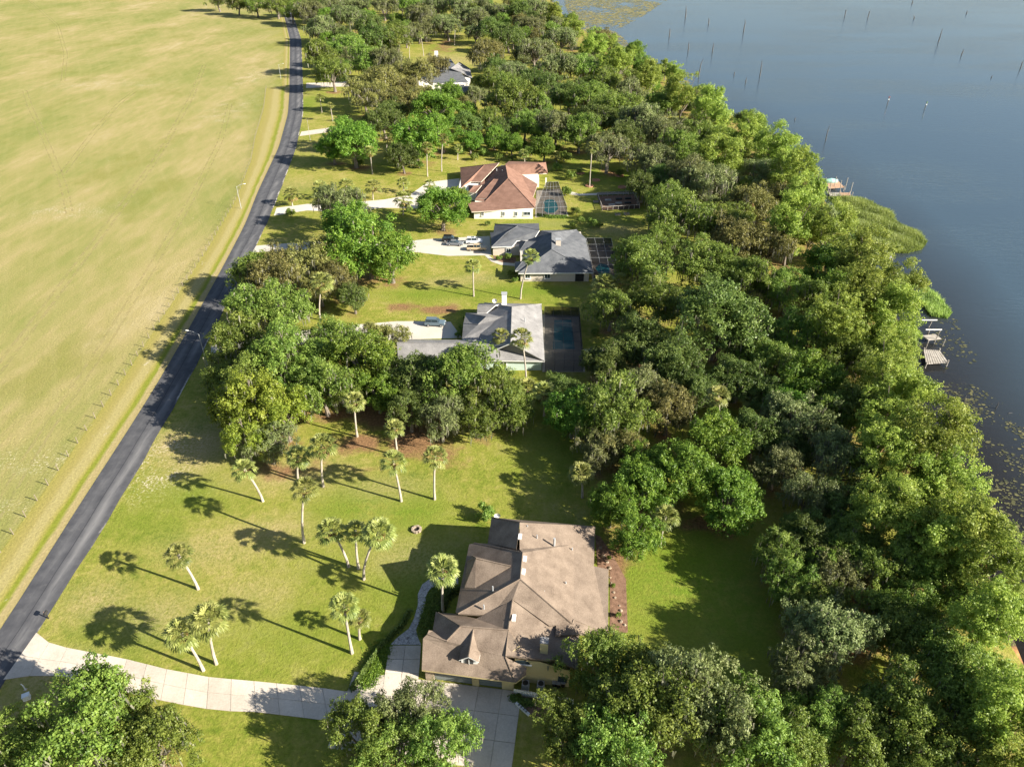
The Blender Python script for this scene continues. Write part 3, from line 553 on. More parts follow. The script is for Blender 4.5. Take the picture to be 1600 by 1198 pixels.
def wall_box(root, x0, x1, y0, y1, z, mat, rz=0.0, z0=0.0):
    return MB().box(((x0 + x1) / 2, (y0 + y1) / 2, (z + z0) / 2), (x1 - x0, y1 - y0, z - z0), rz).part('wall', root, mat)
def window(root, x, y, z, w, h, rz=0.0, shutters=False):
    """window in a wall that faces the viewer side (-y); frame, pane and sill"""
    ca, sa = math.cos(rz), math.sin(rz); q = lambda a, b: (x + a * ca - b * sa, y + a * sa + b * ca)
    f = MB()
    for a, c, d in ((-w / 2, z, (.1, .14, h)), (w / 2, z, (.1, .14, h)), (0, z, (.06, .12, h))): f.box((*q(a, -.03), c), d, rz)
    for zz in (z - h / 2, z + h / 2): f.box((*q(0, -.03), zz), (w + .2, .15, .1), rz)
    wd = f.part('window', root, M['white'])
    MB().box((*q(0, .0), z), (w, .08, h), rz).part('pane', wd, M['glass'])
    MB().box((*q(0, -.1), z - h / 2 - .08), (w + .3, .24, .07), rz).part('sill', wd, M['white'])
def on_roof(name, roof, px, py, z, d, mat, rz=0.0):
    g = G(px, py, z); return MB().box(g, d, rz).part(name, roof, mat)
def pipe(roof, px, py, z, r=.12, h=.6):
    g = G(px, py, z); return MB().tube([(g[0], g[1], z - .5), (g[0], g[1], z + h)], r, 8).part('vent_pipe', roof, M['steel'])
# --- brown-roofed house in front
bh = thing('house', (0, 62, 0), 'large brown shingle house with two garage doors and a front dormer', 'house')
A1, A2, A3, A4 = (812, 816, 8.2), (807, 857, 8.2), (768, 808, 5.2), (762, 848, 5.2)
B1, B2, B3, B4, B5 = (817, 863, 8.5), (813, 904, 8.5), (741, 848, 5.2), (716, 958, 5.2), (894, 974, 5.0)
C1, C2, C4, C5 = (798, 884, 8.0), (744, 872, 7.9), (726, 917, 5.6), (742, 918, 5.95)
c2, c1, c4 = G(*C2), G(*C1), G(*C4); C6 = (c4[0] + .75, c4[1] + 5.6, 5.4, 0); C7 = (c4[0] + 4, c4[1] + 5.2, 5.4, 0)
NE, S1, S2, SE = (930, 822, 3.4), (928, 884, 3.5), (951, 889, 3.2), (950, 990, 3.2)
BR1, BR2 = (897, 850, 4.6), (896, 968, 4.9)
D1, D2, D3 = (801, 937, 6.9), (794, 984, 6.2), (744, 966, 4.9)
E1, E3 = (720, 978, 6.0), (659, 1046, 3.0)
roofB = roof_part(bh, [
    (A1, A2, A4, A3), (A1, A3, G(768, 808, 5.2)[:2] + (5.2, 0), G(930, 822, 3.4)[:2] + (3.4, 0)),
    (A1, NE, (929, 850, 3.45), BR1, (812, 858, 8.15)), ((812, 858, 8.15), BR1, BR2, B5, B2, B1),
    (BR1, (929, 850, 3.45), S1, S2, SE, BR2), (BR2, SE, (868, 992, 5.0), (869, 976, 5.1), B5),
    (B1, B2, B4, (712, 955, 5.0), (733, 850, 4.95), B3), (B1, B3, (838, 852, 6.0)),
    (B2, B4, (768, 961, 5.3), (801, 936, 7.0), (858, 977, 5.2), B5)], M['roof_brown'], M['roof_brown'])
r2 = roof_part(bh, [(C1, C2, (730, 877, 6.0), C4, C5), (C1, C7, C6, C2), (C2, C6, (730, 877, 6.0))], M['roof_brown'], M['roof_brown'])
r3 = roof_part(bh, [(D1, D2, D3), (D1, (857, 978, 5.0), (869, 977, 4.8), (905, 992, 3.9), (903, 1046, 3.3), (866, 1030, 4.3), (853, 1031, 4.7), (790, 1024, 5.0), D2)], M['roof_brown'], M['roof_brown'])
r4 = roof_part(bh, [
    (E1, D2, (812, 1008, 5.35), (790, 1026, 4.7), (806, 1066, 3.0), E3, (661, 997, 4.8), (668, 990, 5.1), (698, 1001, 5.1)),
    (E1, (685, 957, 3.7), (712, 958, 3.7), D3, D2), (E1, (698, 1001, 5.1), (676, 985, 4.1), (681, 955, 3.6), (685, 957, 3.7)),
    ((698, 1001, 5.1), (668, 990, 5.1), (670, 984, 4.6), (676, 985, 4.1)), ((790, 1026, 4.7), (823, 1043, 3.7), (822, 1054, 3.0), (806, 1066, 3.0))], M['roof_brown'], M['cream'])
r5 = roof_part(bh, [((740, 981, 5.9), (732, 1026, 5.4), (717, 1031, 4.5), (722, 1000, 4.7)), ((740, 981, 5.9), (754, 1003, 4.7), (748, 1034, 4.5), (732, 1026, 5.4))], M['roof_brown'], M['white'], .14)
for b in ((-3.6, 3.6, -4, 11.6, 4.6), (3.4, 7.6, -3.4, 11.4, 3.6), (-5.6, -3.5, -3.2, 8.0, 4.3), (7.5, 9.0, -3.6, 11.2, 2.9)):
    c = BL((b[0] + b[1]) / 2, (b[2] + b[3]) / 2); MB().box((c[0], c[1], b[4] / 2), (b[1] - b[0], b[3] - b[2], b[4]), BA).part('wall', bh, M['cream'])
def bwall(a0, a1, b0, b1, z0, z1, mat, name='wall', parent=None):
    c = BL((a0 + a1) / 2, (b0 + b1) / 2); return MB().box((c[0], c[1], (z0 + z1) / 2), (a1 - a0, b1 - b0, z1 - z0), BA).part(name, parent or bh, M[mat])
bwall(-9.4, 1.6, -10.3, -4.0, 0, 2.95, 'cream')
bwall(-9.4, 1.6, -10.62, -10.3, 2.25, 2.97, 'cream')                         # header over the doors
for a0, a1, mt in ((-9.4, -8.35, 'stone'), (-3.55, -2.7, 'cream'), (.15, 1.6, 'cream')): bwall(a0, a1, -10.62, -10.3, 0, 2.25, mt, 'pillar')
for a0, a1 in ((-8.35, -3.55), (-2.7, .15)):
    d = bwall(a0, a1, -10.38, -10.31, .02, 2.25, 'garage', 'garage_door')
    for k in range(4): bwall(a0 + .05, a1 - .05, -10.43, -10.381, .06 + k * .55, .56 + k * .55, 'garage', 'door_panel', d)
for a, b, z in ((-3.12, -10.68, 1.7), (.9, -10.68, 1.7)): bwall(a - .12, a + .12, b - .12, b, z, z + .4, 'darkmetal', 'wall_lantern')
# lake-side gable wall that faces the courtyard
V = [BL(1.6, -9.3, 0), BL(8.3, -9.3, 0), BL(8.3, -9.3, 3.3), BL(4.6, -9.3, 4.45), BL(1.6, -9.3, 4.4), BL(1.6, -8, 0), BL(8.3, -8, 0), BL(8.3, -8, 3.3), BL(1.6, -8, 3.6)]
part('wall', bh, V, [(0, 1, 2, 3, 4), (1, 6, 7, 2), (5, 0, 4, 8), (6, 5, 8, 7)], M['cream'])
aw = MB(); cx, cz = 2.5, 3.75
aw.add([BL(cx - .95, -9.38, cz - .05)] + [BL(cx + .95 * math.cos(t), -9.38, cz + .75 * math.sin(t)) for t in np.linspace(0, math.pi, 9)], [tuple(range(10))[::-1]])
wn_ = bwall(cx - 1.15, cx + 1.15, -9.45, -9.3, cz - .25, cz - .06, 'white', 'window'); aw.part('pane', wn_, M['glass'])
bwall(6.9, 8.0, -9.38, -9.3, .9, 2.0, 'glass', 'window')
# dormer face
df = G(732, 1026, 5.4); V = []
for dx, z in ((-.95, 3.3), (1.0, 3.3), (1.0, 4.6), (0, 5.25), (-.95, 4.6)): V += [(df[0] + dx, df[1] + .3 - dx * .13, z)]
V += [(v[0] + .3, v[1] + 2.2, v[2]) for v in V]
dm = part('dormer', bh, V, [(4, 3, 2, 1, 0), (0, 5, 9, 4), (1, 2, 7, 6), (2, 3, 8, 7), (3, 4, 9, 8)], M['white'])
pane = [(df[0] + dx, df[1] + .25 - dx * .13, z) for dx, z in ((-.5, 3.45), (.52, 3.45), (.52, 4.35), (.36, 4.62), (0, 4.78), (-.34, 4.62), (-.5, 4.35))]
part('pane', dm, pane, [tuple(range(7))[::-1]], M['glass'])
MB().box((df[0], df[1] + .2, 4.2), (.06, .06, 1.0), BA).part('mullion', dm, M['white'])
for px, py, z in ((812.5, 838, 8.2), (820, 873, 8.35), (818, 893, 8.35), (803, 965, 6.6)):
    sk = on_roof('skylight', roofB, px, py, z, (.46, .95, .22), M['white'], BA)
for px, py, z in ((866, 848, 6.6), (824, 823, 7.6), (839, 838, 7.4), (894, 858, 4.9), (884, 911, 5.4), (850, 925, 6.6), (770, 923, 7.0), (756, 947, 6.4)): pipe(roofB, px, py, z, .16 if px == 866 else .09, .9 if px in (866, 770) else .3)
g = G(850, 1016, 4.5)
ch = MB().box((g[0], g[1], 5.0), (.95, .8, 2.8), BA).part('chimney', r3, M['cream']); MB().box((g[0], g[1], 6.46), (1.05, .9, .1), BA).part('chimney_cap', r3, M['roof_grey'])
# --- pool cages
def cage(root, corners, h, nx, ny, barmat, z0=.06):
    P = [np.array(G(px, py, h)[:2]) for px, py in corners]        # NW NE SE SW at roof height
    b = MB(); up = lambda p, z: (p[0], p[1], z)
    pt = lambda u, v: (P[0] * (1 - u) + P[1] * u) * (1 - v) + (P[3] * (1 - u) + P[2] * u) * v
    for i in range(nx + 1): b.tube([up(pt(i / nx, 0), h), up(pt(i / nx, 1), h)], .032, 4); b.tube([up(pt(i / nx, 0), z0), up(pt(i / nx, 0), h)], .032, 4); b.tube([up(pt(i / nx, 1), z0), up(pt(i / nx, 1), h)], .032, 4)
    for j in range(ny + 1): b.tube([up(pt(0, j / ny), h), up(pt(1, j / ny), h)], .032, 4); b.tube([up(pt(1, j / ny), z0), up(pt(1, j / ny), h)], .032, 4)
    fr = b.part('pool_cage', root, barmat)
    for i in range(nx):
        for j in range(ny):
            part('screen_panel', fr, [up(pt((i + a) / nx, (j + c) / ny), h + .01) for a, c in ((0, 0), (1, 0), (1, 1), (0, 1))], [(3, 2, 1, 0)], M['screen'])
    for a, c in ((1, 2), (2, 3), (0, 1)):
        part('screen_wall', fr, [up(P[a], z0), up(P[c], z0), up(P[c], h), up(P[a], h)], [(0, 1, 2, 3)], M['screen'])
    return P
def pool(pts, label, round_=False, deckpts=None, deckmat='concrete'):
    """deck sheet, coping ring and water"""
    Pw = [np.array(G(*p)[:2]) for p in pts]; c = sum(Pw) / len(Pw); n = len(Pw)
    t = thing('swimming_pool', (c[0], c[1], 0), label, 'pool')
    if deckpts: part('deck', t, [(*G(*p)[:2], .03) for p in deckpts], [tuple(range(len(deckpts)))[::-1]], M[deckmat])
    o = [p + (p - c) / np.hypot(*(p - c)) * .45 for p in Pw]
    V = [(*p, .10) for p in Pw] + [(*p, .10) for p in o] + [(*p, .03) for p in o]
    part('coping', t, V, [(i, (i + 1) % n, n + (i + 1) % n, n + i)[::-1] for i in range(n)] + [(n + i, n + (i + 1) % n, 2 * n + (i + 1) % n, 2 * n + i)[::-1] for i in range(n)], M['concrete'])
    part('water', t, [(*p, .07) for p in Pw], [tuple(range(n))[::-1]], M['pool'])
# --- pale grey house
gh = thing('house', (0, 136, 0), 'pale grey shingle house with screened rectangular pool on its lake side', 'house')
rg = roof_part(gh, [
    ((800, 480, 6.2), (846, 475, 2.7), (851, 564, 2.7), (798, 536, 6.2)), ((800, 480, 6.2), (757, 473, 2.7), (846, 475, 2.7)),
    ((800, 480, 6.2), (798, 536, 6.2), (764, 550, 3.6), (746, 520, 3.2), (757, 473, 2.7)),
    ((798, 536, 6.2), (851, 564, 2.7), (770, 563, 2.7), (764, 540, 4.4))], M['roof_grey'], M['white'])
roof_part(gh, [((746, 478, 4.9), (774, 477, 5.3), (760, 489, 3.6), (745.5, 489, 3.5)), ((746, 478, 4.9), (774, 477, 5.3), (790, 473, 3.2), (748, 474, 2.9))], M['roof_grey'], M['white'])
roof_part(gh, [((760, 495, 5.2), (794, 495, 5.4), (764, 533, 3.0), (722, 530, 2.7), (724, 505, 2.75), (747, 507, 3.9)), ((760, 495, 5.2), (747, 507, 3.9), (724, 505, 2.75), (728, 489, 2.8)), ((760, 495, 5.2), (728, 489, 2.8), (790, 486, 3.4), (794, 495, 5.4))], M['roof_grey'], M['white'])
roof_part(gh, [((620, 535, 4.6), (764, 538, 4.6), (782, 563, 2.7), (622, 560, 2.7)), ((620, 535, 4.6), (620, 530, 2.7), (722, 531, 2.7), (764, 538, 4.6))], M['roof_grey'], M['white'])
wall_box(gh, -6.6, 6.1, 123.5, 146.5, 2.6, M['greenwall']); wall_box(gh, -9.6, -6.7, 131.5, 143, 2.6, M['greenwall']); wall_box(gh, -23.0, -6.65, 123.6, 130.6, 2.55, M['greenwall'])
window(gh, -1.8, 123.46, 1.5, 1.3, 1.2); window(gh, -8.0, 123.56, 1.5, 1.3, 1.2)
d = MB().box((-15, 130.65, 1.15), (4.8, .08, 2.2)).part('garage_door', gh, M['white'])
g = G(788, 472, 5.0); MB().box((g[0], g[1], 5.4), (1.1, 1.0, 3.6)).part('chimney', gh, M['white']); MB().box((g[0], g[1], 7.25), (1.3, 1.2, .14)).part('chimney_cap', gh, M['steel'])
for px, py, z in ((770, 545, 4.4), (820, 500, 5.2)): pipe(rg, px, py, z)
cage(gh, [(851, 479), (905, 480), (912, 563), (852, 563)], 2.75, 4, 6, M['darkmetal'])
pool([(866, 500), (893, 500), (898, 546), (864, 546)], 'rectangular blue pool under the screen cage of the pale-grey-roofed house', deckpts=[(848, 492), (905, 494), (914, 581), (847, 581)], deckmat='concrete')
# --- charcoal house
dh = thing('house', (6, 181, 0), 'charcoal shingle house with beige walls behind four parked vehicles', 'house')
rd = roof_part(dh, [
    ((862, 364, 6.6), (862, 390, 6.6), (927, 426, 2.8), (915, 372, 2.8), (901, 359, 2.7)), ((862, 390, 6.6), (810, 427, 2.7), (927, 426, 2.8)),
    ((862, 364, 6.6), (826, 375, 3.4), (833, 400, 3.3), (810, 427, 2.7), (862, 390, 6.6)), ((862, 364, 6.6), (901, 359, 2.7), (845, 360, 3.0), (826, 375, 3.4))], M['roof_dark'], M['white'])
roof_part(dh, [((809, 353, 5.6), (843, 360, 5.4), (833, 375, 3.4), (808, 376, 3.4), (800, 385, 2.7), (768, 386, 2.7), (791, 364, 5.0)), ((809, 353, 5.6), (791, 364, 5.0), (768, 386, 2.7), (766, 363, 2.7), (772, 363, 3.1), (773, 350, 2.8)), ((809, 353, 5.6), (773, 350, 2.8), (842, 349, 2.8), (843, 360, 5.4))], M['roof_dark'], M['white'])
roof_part(dh, [((822, 377, 4.3), (852, 378, 4.6), (836, 392, 3.0), (812, 392, 2.8)), ((822, 377, 4.3), (812, 392, 2.8), (810, 376, 2.8)), ((822, 377, 4.3), (810, 376, 2.8), (840, 374, 3.2), (852, 378, 4.6))], M['roof_dark'], M['white'])
roof_part(dh, [((817, 408, 3.8), (824, 410, 3.9), (818, 423, 2.8), (805, 423, 2.7)), ((817, 408, 3.8), (805, 423, 2.7), (804, 409, 2.7))], M['roof_dark'], M['white'])
wall_box(dh, 2.2, 19.6, 165.2, 192, 2.6, M['tanwall']); wall_box(dh, -5.2, 7.0, 181.5, 196, 2.6, M['tanwall'])
window(dh, 9.0, 165.16, 1.5, 1.4, 1.2); window(dh, 4.0, 165.16, 1.5, 1.2, 1.2); window(dh, -1, 181.45, 1.5, 1.2, 1.2)
MB().box((17.2, 165.17, 1.2), (2.2, .08, 2.2)).part('dark_opening', dh, M['darkmetal'])
g = G(872, 384, 5.5); MB().box((g[0], g[1], 5.6), (1.3, 1.2, 3.4)).part('chimney', dh, M['tanwall']); MB().box((g[0], g[1], 7.36), (1.5, 1.4, .14)).part('chimney_cap', dh, M['steel'])
cage(dh, [(916, 372), (955, 372), (966, 425), (928, 425)], 2.75, 3, 5, M['steel'])
pool([(930, 419), (938, 412), (948, 414), (953, 422), (950, 430), (938, 431)], 'small kidney pool in shade beside the charcoal-roofed house', deckpts=[(915, 384), (956, 383), (968, 438), (926, 438)], deckmat='joint')
# --- red-brown house
rh = thing('house', (-3, 230, 0), 'reddish brown shingle house with white walls and green pool', 'house')
rr = roof_part(rh, [
    ((790, 258, 7.0), (794, 279, 7.0), (836, 325, 2.8), (838, 312, 2.8), (833, 308, 3.2), (840, 288, 2.8), (814, 272, 3.6)), ((794, 279, 7.0), (758, 315, 2.8), (730, 316, 2.7), (737, 331, 2.7), (836, 325, 2.8)),
    ((790, 258, 7.0), (758, 264, 3.2), (742, 313, 2.8), (758, 315, 2.8), (794, 279, 7.0))], M['roof_red'], M['tanwall'])
roof_part(rh, [((789, 257, 6.0), (838, 256, 6.0), (856, 271, 2.8), (813, 273, 3.0)), ((838, 256, 6.0), (853, 254, 3.0), (856, 271, 2.8)), ((789, 257, 6.0), (795, 252, 3.2), (853, 254, 3.0), (838, 256, 6.0))], M['roof_red'], M['tanwall'])
roof_part(rh, [((757, 258, 5.8), (776, 259, 6.0), (752, 284, 3.4), (736, 284, 3.2), (721, 293, 2.7)), ((757, 258, 5.8), (721, 293, 2.7), (719, 262, 2.7)), ((757, 258, 5.8), (719, 262, 2.7), (780, 254, 3.0), (776, 259, 6.0))], M['roof_red'], M['tanwall'])
roof_part(rh, [((772, 280, 5.4), (789, 280, 5.6), (762, 310, 3.2), (744, 310, 2.9)), ((772, 280, 5.4), (744, 310, 2.9), (748, 291, 2.9))], M['roof_red'], M['tanwall'])
roof_part(rh, [((741, 290, 4.2), (753, 289, 4.3), (743, 301, 3.0), (732, 301, 2.8)), ((741, 290, 4.2), (732, 301, 2.8), (732, 289, 2.8))], M['roof_red'], M['tanwall'])
wall_box(rh, -11.6, 6.4, 208.8, 232, 2.65, M['whitewall']); wall_box(rh, -17.5, 2, 225, 251, 2.6, M['whitewall']); wall_box(rh, -4, 9.2, 238, 254.0, 2.64, M['whitewall'])
for x in (-9.0, -2.6, 1.3): window(rh, x, 208.76, 1.6, .8, 1.4)
window(rh, 4.6, 208.76, 1.7, 2.0, 1.1)
MB().box((11.6, 239.6, 1.35), (.5, .5, 2.7)).part('porch_column', rh, M['whitewall'])
for px, py, z in ((785, 268, 6.0), (776, 266, 5.6)): pipe(rr, px, py, z, .15, .5)
cage(rh, [(853, 285), (872, 284), (886, 323), (838, 325)], 3.0, 5, 5, M['steel'])
pool([(851, 321), (850, 316), (853, 313), (858, 312), (864, 312.5), (869, 316), (871, 321), (872, 327), (866, 333), (856, 333.5), (850, 330)], 'round ended green pool beside the red-roofed house', deckpts=[(838, 298), (874, 295), (888, 338), (836, 340)], deckmat='concrete')
# --- far house
fh = thing('house', (-40, 430, 0), 'distant blue-grey roofed house half hidden behind mossy trees', 'house')
rf = roof_part(fh, [((682, 92, 7.0), (704, 92, 6.6), (732, 129, 3.0), (690, 131, 3.0), (672, 128, 3.2)), ((682, 92, 7.0), (672, 128, 3.2), (660, 110, 3.0), (668, 92, 3.2))], M['roof_dark'], M['white'])
roof_part(fh, [((704, 107, 6.0), (718, 97, 6.4), (734, 107, 3.2), (738, 122, 3.0), (720, 113, 4.6))], M['roof_grey'], M['white'])
roof_part(fh, [((651, 128, 4.6), (663, 123, 5.6), (676, 129, 4.6), (676, 134, 3.0), (651, 134, 3.0))], M['whitewall'], M['white'])
x0, y0 = G(690, 131, 3.0)[:2]; x1 = G(734, 130, 3.0)[0]
wall_box(fh, x0 - 12, x1 - .6, y0 + .8, y0 + 26, 2.7, M['whitewall'])
for k in range(4): window(fh, x0 + 1.5 + k * 3.1, y0 + .76, 1.6, 1.8, 1.6)
g = G(682, 92, 6); MB().box((g[0], g[1], 6.5), (1.9, 1.6, 7)).part('chimney', fh, M['white'])
wall_box(fh, *sorted((G(705, 150)[0], G(735, 150)[0])), G(720, 158)[1], G(720, 142)[1], 2.4, M['roof_dark'])
# ------------------------------------------------------------ trees
def quads(C, Nn, size, asp=1.0):
    """leaf sprays: one rhombic face at each centre C with normal Nn"""
    n = len(C); a = rng.normal(size=(n, 3)); a -= (a * Nn).sum(1, keepdims=True) * Nn; a /= np.linalg.norm(a, axis=1, keepdims=True) + 1e-9
    b = np.cross(Nn, a); s = size[:, None]
    V = np.stack([C - a * s, C - b * s * .62 * asp, C + a * s, C + b * s * .62 * asp], 1).reshape(-1, 3)
    return V, np.arange(4 * n).reshape(n, 4)
def leaf_mesh(name, C, Nn, size, tint, asp=1.0):
    V, F = quads(C, Nn, size, asp); m = np_mesh(name, V, F); set_attr(m, 'tint', 'FLOAT', 'FACE', np.clip(tint, 0, 1)); return m
def unit(v): return v / (np.linalg.norm(v, axis=-1, keepdims=True) + 1e-9)
def crown_lobes(R, zc, hz, n, low, jag, lr):
    out = []
    ph = rng.random(3) * 6.28; limb = [unit(rng.normal(size=3) * np.array([1, 1, .7]) + np.array([0, 0, .25])) for _ in range(9)]
    while len(out) < n:
        d = unit(rng.normal(size=3))
        if len(out) % 3: d = unit(limb[int(rng.integers(len(limb)))] + rng.normal(size=3) * .30)
        if d[2] < low: continue
        az = math.atan2(d[1], d[0]); k = 1 + jag * (.5 * math.sin(2 * az + ph[0]) + .5 * math.sin(3 * az + ph[1]) + .3 * math.sin(5 * az + ph[2]))
        f = (.35 + .65 * rng.random() ** .55) * k; r = R * (lr[0] + (lr[1] - lr[0]) * rng.random())
        c = np.array([d[0] * (R - r * .7) * f, d[1] * (R - r * .7) * f, zc + d[2] * (hz - r * .5) * f]); out.append((c, r))
    return out
def leaves_of(lobes, per, leaf, flat=.72, top=.35):
    C, N, T, Sz = [], [], [], []
    for c, r in lobes:
        ks = max(4, int(per / 13 * r * r)); ds = unit(rng.normal(size=(ks, 3)) + np.array([0, 0, top])); rs = r * (.40 + .75 * rng.random(ks) ** .7)
        ps = ds * rs[:, None]; ps[:, 2] *= flat; w = rng.integers(9, 19, ks); d = np.repeat(ds, w, 0); k = len(d); e = rng.normal(size=(k, 3)) * (.21 * leaf / .17)
        p = np.repeat(ps, w, 0) + e; d = unit(d + unit(e) * .9); ts = np.repeat(rng.normal(size=ks) * .15, w)
        C.append(p + c); N.append(unit(d * 1.1 + rng.normal(size=(k, 3)) * .62 + np.array([0, 0, .3])))
        T.append(.5 + .13 * rng.normal() + ts + rng.normal(size=k) * .13); Sz.append(leaf * (.55 + .8 * rng.random(k)))
    return np.concatenate(C), np.concatenate(N), np.concatenate(Sz), np.concatenate(T)
def trunk_mesh(lobes, zc, r0, forks, lean=.6, ntube=7):
    b = MB(); fz = zc * .42; top = Vector((lean * random.uniform(-1, 1), lean * random.uniform(-1, 1), fz))
    b.tube([(0, 0, -.4), (top.x * .3, top.y * .3, fz * .45), tuple(top)], [r0 * 1.35, r0, r0 * .85], ntube)
    for c, r in random.sample(lobes, min(forks, len(lobes))):
        e = Vector(c); m1 = top.lerp(e, .45) + Vector((random.uniform(-.6, .6), random.uniform(-.6, .6), random.uniform(.2, 1.0))); ee = top.lerp(e, 1.0)
        b.tube([tuple(top), tuple(m1), tuple(ee)], [r0 * .55, r0 * .33, r0 * .10], 5)
        for _ in range(2):
            q = ee + Vector((random.uniform(-1, 1), random.uniform(-1, 1), random.uniform(-.3, .7))) * r * .8; b.tube([tuple(m1.lerp(ee, .6)), tuple(q)], [r0 * .16, r0 * .05], 4, False)
    return b.mesh('trunk')
def moss_mesh(lobes, n, lmin, lmax):
    C = []; F = []; T = []
    for _ in range(n):
        c, r = lobes[int(rng.integers(len(lobes)))]; d = unit(rng.normal(size=3) * np.array([1, 1, .5])); p = c + d * r * (.7 + .4 * rng.random()) + np.array([0, 0, -.15 * r])
        L_ = lmin + (lmax - lmin) * rng.random() ** 1.6; w = .07 + .11 * rng.random(); a = rng.random() * 3.14; o = np.array([math.cos(a) * w, math.sin(a) * w, 0]); t = rng.normal(size=3) * .12
        k = len(C); C += [p - o, p + o, p + o * .9 + t + np.array([0, 0, -L_ * .55]), p + t * .5 + np.array([0, 0, -L_]), p - o * .9 + t + np.array([0, 0, -L_ * .5])]
        F.append((k, k + 1, k + 2, k + 3, k + 4)); T.append(.5 + .25 * rng.normal())
    m = me('spanish_moss', C, F); set_attr(m, 'tint', 'FLOAT', 'FACE', np.clip(T, 0, 1)); return m
SPEC = dict(   # R, zc, semi height, lobes, lowest direction, jaggedness, lobe radius range, leaves/m2 of lobe, leaf size, moss strands, variants
    oak=(8.0, 7.6, 5.4, 112, -.78, .26, (.11, .24), 128, .175, 330, 5), dark=(8.0, 7.6, 5.6, 112, -.78, .2, (.12, .25), 128, .175, 220, 3),
    mossy=(8.0, 7.8, 5.8, 98, -.75, .28, (.11, .22), 134, .17, 650, 4), bright=(7.0, 7.2, 5.6, 108, -.8, .22, (.12, .25), 132, .18, 20, 4),
    lime=(7.0, 7.2, 5.6, 98, -.75, .24, (.12, .24), 132, .18, 150, 2), gold=(7.5, 7.2, 5.6, 94, -.75, .24, (.12, .23), 132, .17, 420, 3),
    cypress=(5.5, 9.5, 7.0, 96, -.75, .18, (.13, .26), 190, .15, 0, 5), shrub=(2.0, 1.5, 1.5, 22, -.6, .1, (.25, .4), 300, .14, 0, 2))
PROTO = {}
for k, (R, zc, hz, nl, low, jag, lr, per, leaf, nm, nv) in SPEC.items():
    PROTO[k] = []
    for v in range(nv):
        lb = crown_lobes(R, zc, hz, nl, low, jag, lr)
        C, N, Sz, T = leaves_of(lb, per, leaf)
        if k == 'cypress': T = T + (C[:, 2] - zc) / hz * .06
        cm = leaf_mesh('crown', C, N, Sz, T); cm.materials.append(M['oak' if k == 'shrub' else k])
        tm = trunk_mesh(lb, zc, .13 if k == 'shrub' else (.30 if k == 'cypress' else .50), 5 if k == 'shrub' else 11); tm.materials.append(M['bark'])
        mm = None
        if nm: mm = moss_mesh(lb, nm, .8, 3.0); mm.materials.append(M['moss'])
        PROTO[k].append((tm, cm, mm))
DESC = dict(oak='green live oak', dark='dark green oak', mossy='grey mossy oak', bright='bright green tree', lime='lime green tree', gold='olive gold oak', cypress='feathery cypress', shrub='small rounded garden shrub')
GRP = dict(oak='green live oaks', dark='dark live oaks', mossy='mossy live oaks', bright='bright green trees', lime='yellow-green trees', gold='olive-gold oaks', cypress='lakeside cypresses', shrub='garden shrubs')
for (x, y, s, k), lab in zip(TL, labels_for([(t[0], t[1], DESC[t[3]]) for t in TL])):
    tm, cm, mm = random.choice(PROTO[k]); zg = -.35 if x > shore_x(y) - 3 else 0.0
    t = thing({'cypress': 'cypress_tree', 'shrub': 'shrub', 'bright': 'leafy_tree', 'lime': 'leafy_tree'}.get(k, 'oak_tree'), (x, y, zg), lab, 'shrub' if k == 'shrub' else 'tree', GRP[k], random.uniform(0, 6.28))
    t.scale = (s, s * random.uniform(.92, 1.08), s ** .8 * random.uniform(.95, 1.08))
    link('trunk', tm, t); c = link('crown', cm, t)
    if mm: link('spanish_moss', mm, t)['kind'] = 'stuff'
# cabbage palms
def frond(V, F, T, base, az, el, L1, Rf, nleaf, droop, tint):
    d = np.array([math.cos(az) * math.cos(el), math.sin(az) * math.cos(el), math.sin(el)]); side = np.array([-math.sin(az), math.cos(az), 0]); upv = np.cross(d, side) * -1
    hub = base + d * L1; k = len(V); w = .03
    V += [base - side * w, base + side * w, hub + side * w, hub - side * w]; F.append((k, k + 1, k + 2, k + 3)); T.append(tint)
    for i in range(nleaf):
        a = (i / (nleaf - 1) - .5) * 2.1; dd = d * math.cos(a) + side * math.sin(a); ln = Rf * (.78 + .22 * math.cos(a)) * (.9 + .2 * random.random())
        fold = upv * (.10 if i % 2 else -.04); e = np.array([0, 0, -droop * ln * (.5 + .5 * random.random())]); pw = np.cross(dd, upv) * ln * .095
        k = len(V); mid = hub + dd * ln * .55 + fold; V += [hub, mid - pw, hub + dd * ln + e, mid + pw]; F.append((k, k + 1, k + 2, k + 3)); T.append(tint + random.gauss(0, .1))
def palm_crown(seed, dead):
    random.seed(seed); V, F, T = [], [], []
    n = 22 if dead else 30
    for i in range(n):
        az = i * 2.39996 + random.uniform(-.2, .2)
        if dead: el = random.uniform(-1.25, -.55); frond(V, F, T, np.zeros(3), az, el, .8 + .3 * random.random(), .75, 8, .35, random.uniform(.3, .9))
        else:
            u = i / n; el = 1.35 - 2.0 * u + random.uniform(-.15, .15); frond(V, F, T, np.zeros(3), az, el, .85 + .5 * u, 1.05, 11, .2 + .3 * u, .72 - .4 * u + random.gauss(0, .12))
    m = me('frond_crown' if not dead else 'dry_fronds', V, F); set_attr(m, 'tint', 'FLOAT', 'FACE', np.clip(T, 0, 1)); m.materials.append(M['deadfrond' if dead else 'palm']); return m
PC = [palm_crown(i, False) for i in range(5)]; PD = [palm_crown(20 + i, True) for i in range(3)]; random.seed(11)
items = []
for bx, by, cx, cy, s, dry in PL:
    g = G(bx, by); v = (cy - 599) / FOC; h = CAM_H - g[1] * (math.sin(PITCH) + v * math.cos(PITCH)) / (math.cos(PITCH) - v * math.sin(PITCH)); items.append((g, max(2.0, h), G(cx, cy, max(2.0, h))))
